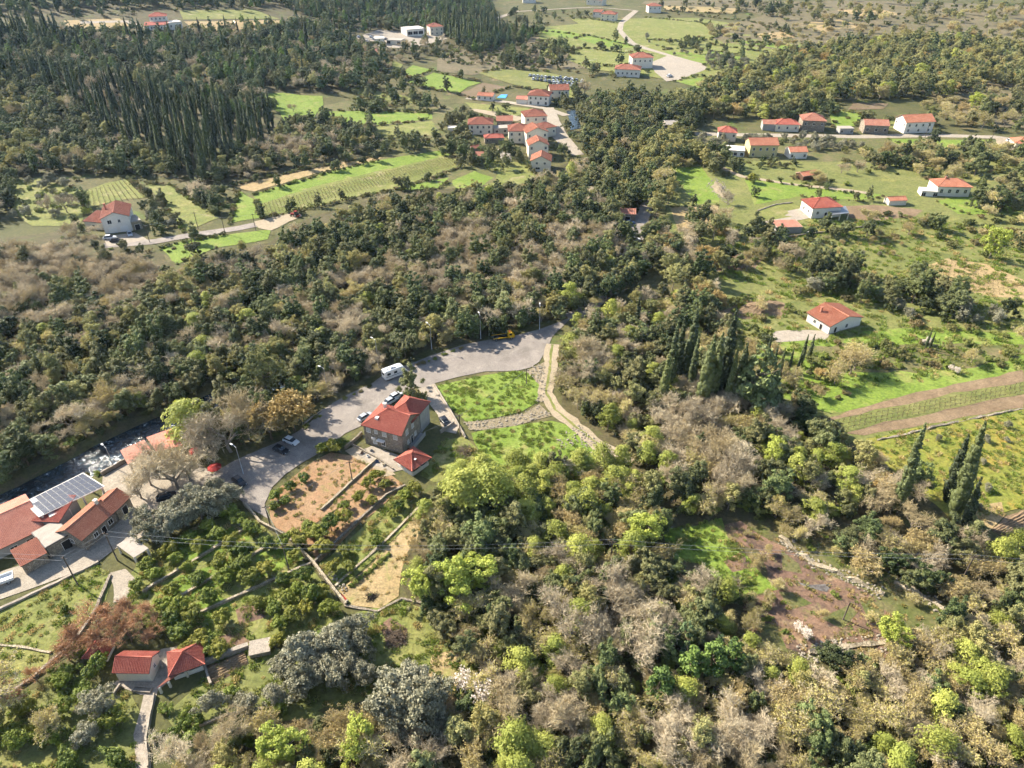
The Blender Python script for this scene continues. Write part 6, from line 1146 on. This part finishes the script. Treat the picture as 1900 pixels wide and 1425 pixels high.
at('oak', 140, 415, .55, 'dark evergreen tree left of the farmhouse', v=0); at('poplar', 455, 480, .7, 'tan-green tree at the green plot edge', v=0); at('tan', 1520, 705, .6, 'small tan-orange tree among young cypresses', v=0); at('tan', 1630, 920, .75, 'tan-orange tree left of the leaning cypress', v=1)

# cypresses of the middle distance and foreground
CYL = 'tall dark cypress in the row above the wood'
for a, b, s, v in ((1238, 735, 1.45, 0), (1250, 722, 1.3, 1), (1270, 720, 1.4, 2), (1278, 735, 1.2, 0), (1300, 760, 1.3, 3), (1315, 755, 1.5, 1), (1332, 745, 1.6, 2), (1345, 762, 1.2, 0), (1228, 755, 1.2, 1), (1360, 762, 1.2, 3)): at('cyp', a, b, s, CYL, 'cypress row above the wood', v)
at('pine', 1388, 770, 1.75, 'broad dark conifer at the end of the cypress row', v=1, sz=1.15); at('pine', 1408, 768, 1.5, 'second broad dark conifer at the end of the cypress row', v=2, sz=1.1)
for a, b, s in ((1425, 735, .75), (1432, 690, .55), (1418, 680, .7), (1462, 690, .5), (1478, 692, .45), (1484, 680, .7), (1498, 672, .7), (1440, 715, .7), (1715, 650, .45), (1724, 648, .4)): at('cyp', a, b, s, 'small slim cypress near the small white house', 'slim cypresses near the small white house', 0)
at('cyp', 1662, 952, 1.5, 'tall leaning cypress standing alone by the yellow meadow', v=0, sz=1.1, tilt=-.07); at('cyp', 1768, 965, 1.4, 'stout tall cypress of the pair at the yellow meadow', v=2, tilt=-.12); at('cyp', 1788, 990, 1.05, 'shorter cypress in front of the stout one', v=1, tilt=-.14); at('cyp', 1755, 930, 1.1, 'slim cypress behind the stout pair', v=2, tilt=-.1)
at('cyp', 773, 490, .75, 'lone dark cypress rising from the middle of the wood', v=0); at('cyp', 1180, 612, .8, 'lone cypress at the wood edge above the dirt track', v=0); at('cyp', 1176, 710, .6, 'slim cypress deep in the wood right of the track', v=0)
at('cyp', 358, 335, 1.15, 'last cypress below the grove by the field', v=1)
# bushes on banks and plot edges
scatter('700,800 745,740 770,718 800,745 790,780 740,745', 2.6, dict(bush=.6, shrub=.4), 'in the bed by the stone house', .4, .7, keep=.8, seed=50)
scatter('830,850 900,870 980,868 1100,850 1150,870 1000,885 850,895', 5, dict(bush=.5, shrub=.3, bud=.2), 'at the lower edge of the green field', .5, .9, keep=.6, seed=51)
scatter('1330,1180 1420,1190 1500,1230 1620,1235 1700,1190 1720,1210 1640,1250 1400,1220', 3.8, dict(bush=.3, bud=.5, shrub=.2), 'round the burnt clearing', .45, .8, keep=.8, seed=52)
scatter('1240,1000 1330,975 1400,1080 1350,1090', 6, dict(bush=.8, bud=.2), 'in the green strip of the clearing', .4, .7, keep=.6, seed=53)
scatter('600,1180 700,1150 780,1200 800,1260 700,1290 640,1230', 6, dict(bush=.7, orange=.3), 'on the lower garden slope', .4, .8, keep=.6, seed=54)
scatter('870,640 1000,615 1000,606 900,625', 2.6, dict(bush=.6, shrub=.4), 'on the verge behind the yellow truck', .3, .55, keep=.7, seed=55)
scatter('0,1140 180,1060 190,1120 60,1230 0,1270', 9, dict(orange=1), 'in the yellow meadow by the ditch', .35, .55, keep=.5, seed=56)

scatter('0,98 150,118 300,135 400,165 480,175 520,205 450,222 300,186 160,158 80,142 0,132', 5.6, dict(oak=.5, pine=.3, bare=.12, poplar=.08), 'behind the cypress grove', .6, 1.0, seed=60)
scatter('120,62 240,52 300,64 420,66 520,58 560,44 470,40 350,62 240,76 130,80', 8, dict(shrub=.5, pine=.3, oak=.2), 'round the hillside villa', .5, .9, keep=.7, seed=61)
scatter('120,28 330,12 520,14 480,22 330,24 140,40', 9, dict(pine=.4, shrub=.4, oak=.2), 'on the terraces above the villa', .5, .9, keep=.7, seed=62)
scatter('640,100 720,88 830,78 860,95 800,110 740,118 680,125', 7, dict(shrub=.5, oak=.25, bare=.2), 'below the far workshop', .6, 1.0, keep=.7, seed=63)
scrubby('1240,300 1330,285 1380,320 1340,330 1260,310', 5, 'at the top of the lane', dict(oak=.5, shrub=.4, bud=.2), .6, 1.0, keep=.8)
scrubby('1640,285 1900,282 1900,320 1760,330 1640,310', 5.2, 'below the bright strip by the valley road', dict(shrub=.55, oak=.2, bud=.25), .7, 1.15, keep=.7)
scrubby('1800,360 1900,340 1900,420 1820,410', 5, 'behind the white villa', dict(oak=.4, shrub=.4, bud=.3), .6, 1.1, keep=.8)
scrubby('1330,440 1480,450 1520,500 1420,520 1340,500', 5.2, 'round the brown earth patch', dict(oak=.3, shrub=.4, bare=.2, bud=.2), .5, .9, keep=.75)
scrubby('1440,700 1560,700 1600,720 1520,760 1450,740', 4.5, 'at the head of the right terraces', dict(shrub=.6, bush=.3, bud=.1), .45, .8, keep=.7)
scrubby('1350,640 1500,690 1520,720 1440,735 1360,700', 4.4, 'among the slim cypresses', dict(bud=.4, shrub=.4, bush=.2), .5, .8, keep=.7)
at('spring', 860, 955, 1.5, 'large pale yellow tree at the edge below the green field', v=0); at('spring', 910, 955, 1.4, 'second pale yellow tree right of the large one', v=3)
at('oak', 1400, 366, .6, 'dark round tree right of the white rubble heap', v=0)
LMK = '''719,800,the stone house|733,698,the camper van|933,629,the yellow truck|260,1264,the white hut|190,1000,the long orange-roofed barn|145,930,the solar canopy|225,425,the white farmhouse|1560,610,the small white house on the slope|1530,400,the white hip-roofed house|1765,362,the white villa|1415,290,the yellow house|1700,246,the white house on the valley road|1000,318,the nearest village house|890,250,the detached village house|1505,243,the large hamlet house|1564,1150,the leaning pole in the burnt clearing|1662,948,the leaning cypress|1840,985,the ploughed field|1020,690,the top of the dirt track|1160,858,the lower end of the dirt track|892,629,the street lamp left of the truck|1001,612,the street lamp right of the truck|609,730,the street lamp at the bend|452,880,the street lamp by the yard|1131,1055,the pole in the foreground wood|1782,1080,the pole above the ruined wall|537,1060,the pole in the orchard|484,1206,the white cistern|735,1185,the brush pile|547,402,the red tractor|773,490,the lone cypress in the wood|890,1290,the white blossoming tree|1315,1255,the rounded pine|1195,1015,the round lime tree|845,1115,the largest lime tree|1178,411,the small lane building|300,54,the hillside villa|770,67,the white workshop|1165,143,the long white school|1405,570,the earth heap|812,1350,the small olive bush|640,1112,the rusty barrel|265,1400,the concrete path|60,1060,the stone shed|540,800,the tan weeping tree|1245,248,the grey stone barn|500,742,the large pale tree|110,480,the farmhouse wood edge|1335,355,the rubble heap|1760,500,the dry vine plot'''
LANDMARKS += [(P(float(a), float(b)).x, P(float(a), float(b)).y, c) for a, b, c in (q.split(',') for q in LMK.split('|')) if c != 'the farmhouse wood edge']

scatter('1425,985 1470,1005 1530,1040 1600,1070 1660,1105 1720,1150 1760,1165 1700,1120 1600,1060 1500,1000 1450,975', 3, dict(bush=.5, bud=.3, shrub=.2), 'beside the ruined stone wall', .3, .6, keep=.7, seed=70)

scatter('285,1300 330,1290 420,1280 380,1330 330,1400 285,1430', 3.4, dict(bush=.5, olive=.3, shrub=.2), 'beside the thin path wall', .4, .8, keep=.7, seed=71)
scatter('850,200 960,205 1000,225 960,235 915,225 865,235 840,225', 5, dict(shrub=.6, oak=.3, bush=.1), 'behind the detached village house', .4, .75, keep=.5, seed=72)
scatter('850,262 900,272 960,275 975,300 985,325 930,325 890,312 860,290', 5, dict(oak=.5, shrub=.3, bush=.2), 'in the village gardens', .35, .75, keep=.6, seed=73)
scatter('1040,230 1075,250 1085,290 1040,300 1025,285 1060,275', 4.5, dict(oak=.7, shrub=.3), 'by the village street', .35, .7, keep=.6, seed=74)
scatter('1025,195 1075,170 1085,200 1050,205', 5, dict(oak=.7, shrub=.3), 'by the bridge', .4, .8, keep=.7, seed=75)
scatter('880,110 1030,110 1070,125 1140,128 1200,122 1215,140 1140,150 1090,148 1030,130', 8, dict(shrub=.7, oak=.3), 'between the far meadows', .5, 1.0, keep=.5, seed=76)
scatter('950,20 1100,20 1160,40 1060,34 1000,54 940,60', 11, dict(shrub=.6, oak=.4), 'among the far upper fields', .6, 1.1, keep=.6, seed=77)
scatter('1190,70 1300,80 1310,120 1400,125 1370,150 1300,135 1240,100', 9, dict(shrub=.6, oak=.3, olive=.2), 'round the far car park', .5, 1.0, keep=.5, seed=78)
scatter('1225,5 1500,5 1500,30 1300,32 1220,26', 14, dict(shrub=.7, oak=.3), 'round the far tan vineyard', .6, 1.1, keep=.6, seed=79)
scatter('1400,205 1480,205 1560,200 1600,215 1700,215 1760,235 1660,238 1560,240 1530,232 1440,232', 7, dict(oak=.5, shrub=.4, bush=.1), 'behind the hamlet houses', .5, .9, keep=.5, seed=80)
scatter('140,425 190,440 260,455 300,460 340,448 330,470 250,475 150,460 100,440', 4.4, dict(bush=.3, shrub=.4, oak=.3), 'below the farmhouse road', .35, .6, keep=.7, seed=81)

UG = dict(shrub=.65, bush=.35)
scatter('792,955 850,892 1000,882 1160,872 1230,962 1238,1040 1360,1110 1370,1180 1200,1250 1000,1245 875,1240 810,1160 755,1090 768,1015', 3.6, UG, 'in the undergrowth of the dense wood', .6, 1.1, seed=90)
scatter('860,1250 1000,1245 1200,1252 1380,1192 1500,1246 1620,1236 1740,1176 1960,1110 1960,1500 290,1500 335,1410 420,1372 640,1340 780,1370 850,1330', 3.4, UG, 'in the undergrowth of the foreground wood', .5, 1.0, seed=91)
scatter('1045,640 1070,605 1180,565 1280,545 1335,565 1350,640 1340,720 1440,745 1530,800 1640,870 1700,930 1640,950 1480,980 1390,962 1240,962 1220,885 1168,852 1100,800 1050,760 1036,700', 4.2, UG, 'in the undergrowth right of the track', .6, 1.1, seed=92)

scatter(ribbon_w([Vector((x, y, 0)) for x, y in RIV], 17), 3.4, dict(shrub=.6, bush=.3, bare=.1), 'on the river bank', .5, .9, keep=.8, seed=95)

scatter('1325,975 1420,985 1600,1100 1705,1180 1560,1228 1395,1185 1430,1095', 5.5, dict(bush=.45, bud=.3, shrub=.25), 'scattered over the burnt clearing', .2, .5, keep=.55, seed=97)
scatter('1400,1080 1440,1090 1440,1180 1400,1190 1370,1150', 3.4, dict(bush=.4, bud=.4, shrub=.2), 'creeping into the burnt clearing', .35, .6, keep=.7, seed=98)
# hedges along field edges
def hedge(line, mix, where, step=2.2, a=.45, b=.85, side=.8):
    p = [P(*map(float, q.split(','))) for q in line.split()]; ks = list(mix)
    for s, e in zip(p[:-1], p[1:]):
        n = max(1, int((e - s).length / step))
        for i in range(n):
            c = s.lerp(e, (i + random.random() * .8) / n); k = random.choices(ks, [mix[q] for q in ks])[0]
            put(k, c.x + random.uniform(-side, side), c.y + random.uniform(-side, side), random.uniform(a, b), SP[k]['adj'] + ' ' + where, SP[k]['adj'] + 's ' + where)
HM = dict(shrub=.8, oak=.1, bush=.1)
for ln in ('745,135 762,147 802,131', '758,152 802,166 849,174', '809,135 893,153', '849,176 879,184 947,163', '590,206 700,205 802,211', '691,235 802,222', '704,257 815,252', '886,135 937,128 1021,134', '953,160 1004,171 1071,167', '1034,104 1081,89 1219,104', '1071,119 1139,124 1206,117', '1000,58 1085,67 1064,73', '1091,66 1182,88', '1061,36 1088,34 1145,44', '1200,33 1299,42 1340,66', '1340,66 1292,80 1200,74', '1345,76 1491,88', '1314,83 1456,104', '1229,94 1274,88 1384,107 1318,122', '1252,151 1299,140 1369,155', '1300,30 1390,40 1480,70', '1377,18 1362,27 1237,21', '1000,75 1034,104', '900,100 960,110 1030,106', '940,120 1010,112', '1539,214 1561,206 1605,214 1583,236', '1610,222 1660,224', '650,170 745,135', '680,160 760,190'):
    hedge(ln, HM, 'in the far field hedges', 3.2, .45, .95, 1.4)
for ln in ('470,362 600,324 700,299', '483,407 600,382 735,352 800,334 859,308', '426,416 442,356', '474,372 485,405', '300,462 354,445 420,438', '340,470 380,440', '328,492 379,471', '152,358 158,390', '240,333 275,367 300,374 319,405 344,432', '272,341 316,344 407,404', '430,345 560,316 700,291', '735,352 770,356 812,352 838,338'): hedge(ln, HM, 'in the hedges of the valley fields', 2.0, .4, .75, .6)
for ln in ('1380,332 1500,348 1600,362', '1480,366 1600,374 1640,364', '1620,402 1700,404', '1240,385 1335,380', '1735,374 1800,400', '1646,258 1700,276 1843,276', '1380,640 1450,650'): hedge(ln, HM, 'along the terraces of the right slope', 2.6, .3, .55, .8)
for ln in ('720,705 770,680 860,646', '640,742 690,716', '560,800 600,765'): hedge(ln, dict(bush=.6, shrub=.4), 'on the verge of the car park', 2.0, .25, .5, .5)
for ln in ('970,300 985,320 1000,328 1020,324', '957,290 965,305', '1020,275 1055,272', '1024,300 1056,300 1056,285'): hedge(ln, dict(bush=.3, oak=.7), 'round the village gardens', 1.6, .16, .3, .2)
finish_plants()
# grass tufts and weeds
def tuft(seed, n, h, r0, mat):
    r = np.random.default_rng(seed); a = r.uniform(0, 6.3, n); q = r.uniform(0, 1, n) ** .5 * r0; c = np.stack([q * np.cos(a), q * np.sin(a), 0 * q], 1)
    d = unit(np.stack([np.cos(a) * .5, np.sin(a) * .5, np.ones(n)], 1) + r.normal(size=(n, 3)) * .35); s = unit(np.cross(d, r.normal(size=(n, 3)))) * .07 * h / .4; e = c + d * h * r.uniform(.5, 1.2, (n, 1))
    return raw_mesh('tuft', np.stack([c - s, c + s, e], 1).reshape(-1, 3), [np.arange(n * 3).reshape(n, 3)], [mat], np.repeat(r.uniform(0, 1, n), 3))
TG = [tuft(i, 40, .45, .5, leafmat('grass_blade_%d' % i, *c, .3, None, .6)) for i, c in enumerate((('5c6c2e', '828f44'), ('6c7236', '949058'), ('8a7a4a', 'b59f70'), ('4d6420', '7d8a3a')))]
def tufts(name, label, areas, dens, wts, smin, smax, seed):
    r = np.random.default_rng(seed); pts = []
    for s in areas:
        pg = poly(s); x0 = min(p.x for p in pg); x1 = max(p.x for p in pg); y0 = min(p.y for p in pg); y1 = max(p.y for p in pg); n = int((x1 - x0) * (y1 - y0) * dens)
        X = r.uniform(x0, x1, n); Y = r.uniform(y0, y1, n); ok = inside(X, Y, pg) & ~inavoid(X, Y) & (r.random(n) < .55 + .45 * np.sin(X * .5 + 2 * np.sin(Y * .3)) * np.cos(Y * .45)); X, Y = X[ok], Y[ok]; Z = hgt(X, Y) + .08
        k = r.choice(4, len(X), p=np.array(wts) / sum(wts)); sc = r.uniform(smin, smax, len(X)); pts += list(zip(X, Y, Z, r.uniform(0, 6.3, len(X)), sc, sc * r.uniform(.7, 1.3, len(X)), k))
    mass(name, TG, pts, label, 'grass')
tufts('lush_grass', 'tall bright green grass on the fields beside the dirt track', ['806,717 850,706 900,696 960,689 990,692 1003,715 998,745 970,765 920,775 865,785 830,750', '878,802 950,792 1020,780 1050,785 1075,800 1110,830 1125,855 1060,868 990,862 920,868 890,840', '1232,985 1330,962 1362,1005 1405,1060 1440,1100 1380,1112 1330,1072 1250,1030'], 1.3, (.8, .15, .02, .03), .6, 1.2, 1)
tufts('meadow_grass', 'tufted grass on the gardens and meadows', ['800,850 826,815 860,808 890,840 920,868 860,890 800,895 780,880', '440,952 520,1000 645,1150 500,1195 400,1240 330,1190 240,1140 230,1090 350,985', '-60,1160 0,1132 182,1048 208,1068 130,1185 60,1235 -60,1310', '592,1048 752,904 795,935 630,1092', '655,1140 742,1112 785,1130 805,1170 900,1250 850,1290 690,1195', '370,1270 480,1210 700,1195 780,1270 640,1310 310,1330', '-60,1320 120,1250 250,1290 250,1440 -60,1440', '1602,814 1751,785 1960,750 1960,930 1820,965 1640,860'], 1.0, (.3, .4, .15, .15), .6, 1.4, 2)
tufts('dry_grass', 'dry tan grass and weeds on the bare plots and woodland floor', ['500,962 505,912 615,838 722,872 600,962 545,1002', '632,1094 788,945 742,1105 652,1124', '1325,975 1420,985 1600,1100 1705,1180 1560,1228 1395,1185', '1420,975 1520,990 1650,1060 1810,1150 1790,1200 1690,1190 1560,1090', '552,1002 722,876 752,902 592,1046'], .8, (.08, .3, .55, .07), .4, 1.0, 3)
tufts('slope_grass', 'rough grass on the right slope', ['1380,540 1900,470 1900,690 1450,735 1340,620', '1330,420 1700,400 1900,440 1900,480 1500,540 1340,520'], .35, (.35, .35, .1, .2), 1.0, 2.2, 4)

# ------------------------------------------------------------------ haze
mb = MB(); mb.box(-4600, 4600, -400, 5400, -12, 132); hm = bpy.data.materials.new('haze'); hm.use_nodes = True; hn = hm.node_tree
hn.nodes.remove(hn.nodes['Principled BSDF']); pv_ = hn.nodes.new('ShaderNodeVolumePrincipled'); pv_.inputs['Color'].default_value = (.5, .7, 1, 1); pv_.inputs['Density'].default_value = .00004; pv_.inputs['Anisotropy'].default_value = .2
hn.links.new(pv_.outputs[0], hn.nodes['Material Output'].inputs['Volume']); hz_ = mb.build('haze', hm); tag(hz_, 'thin blue haze over the valley', 'haze', kind='stuff')
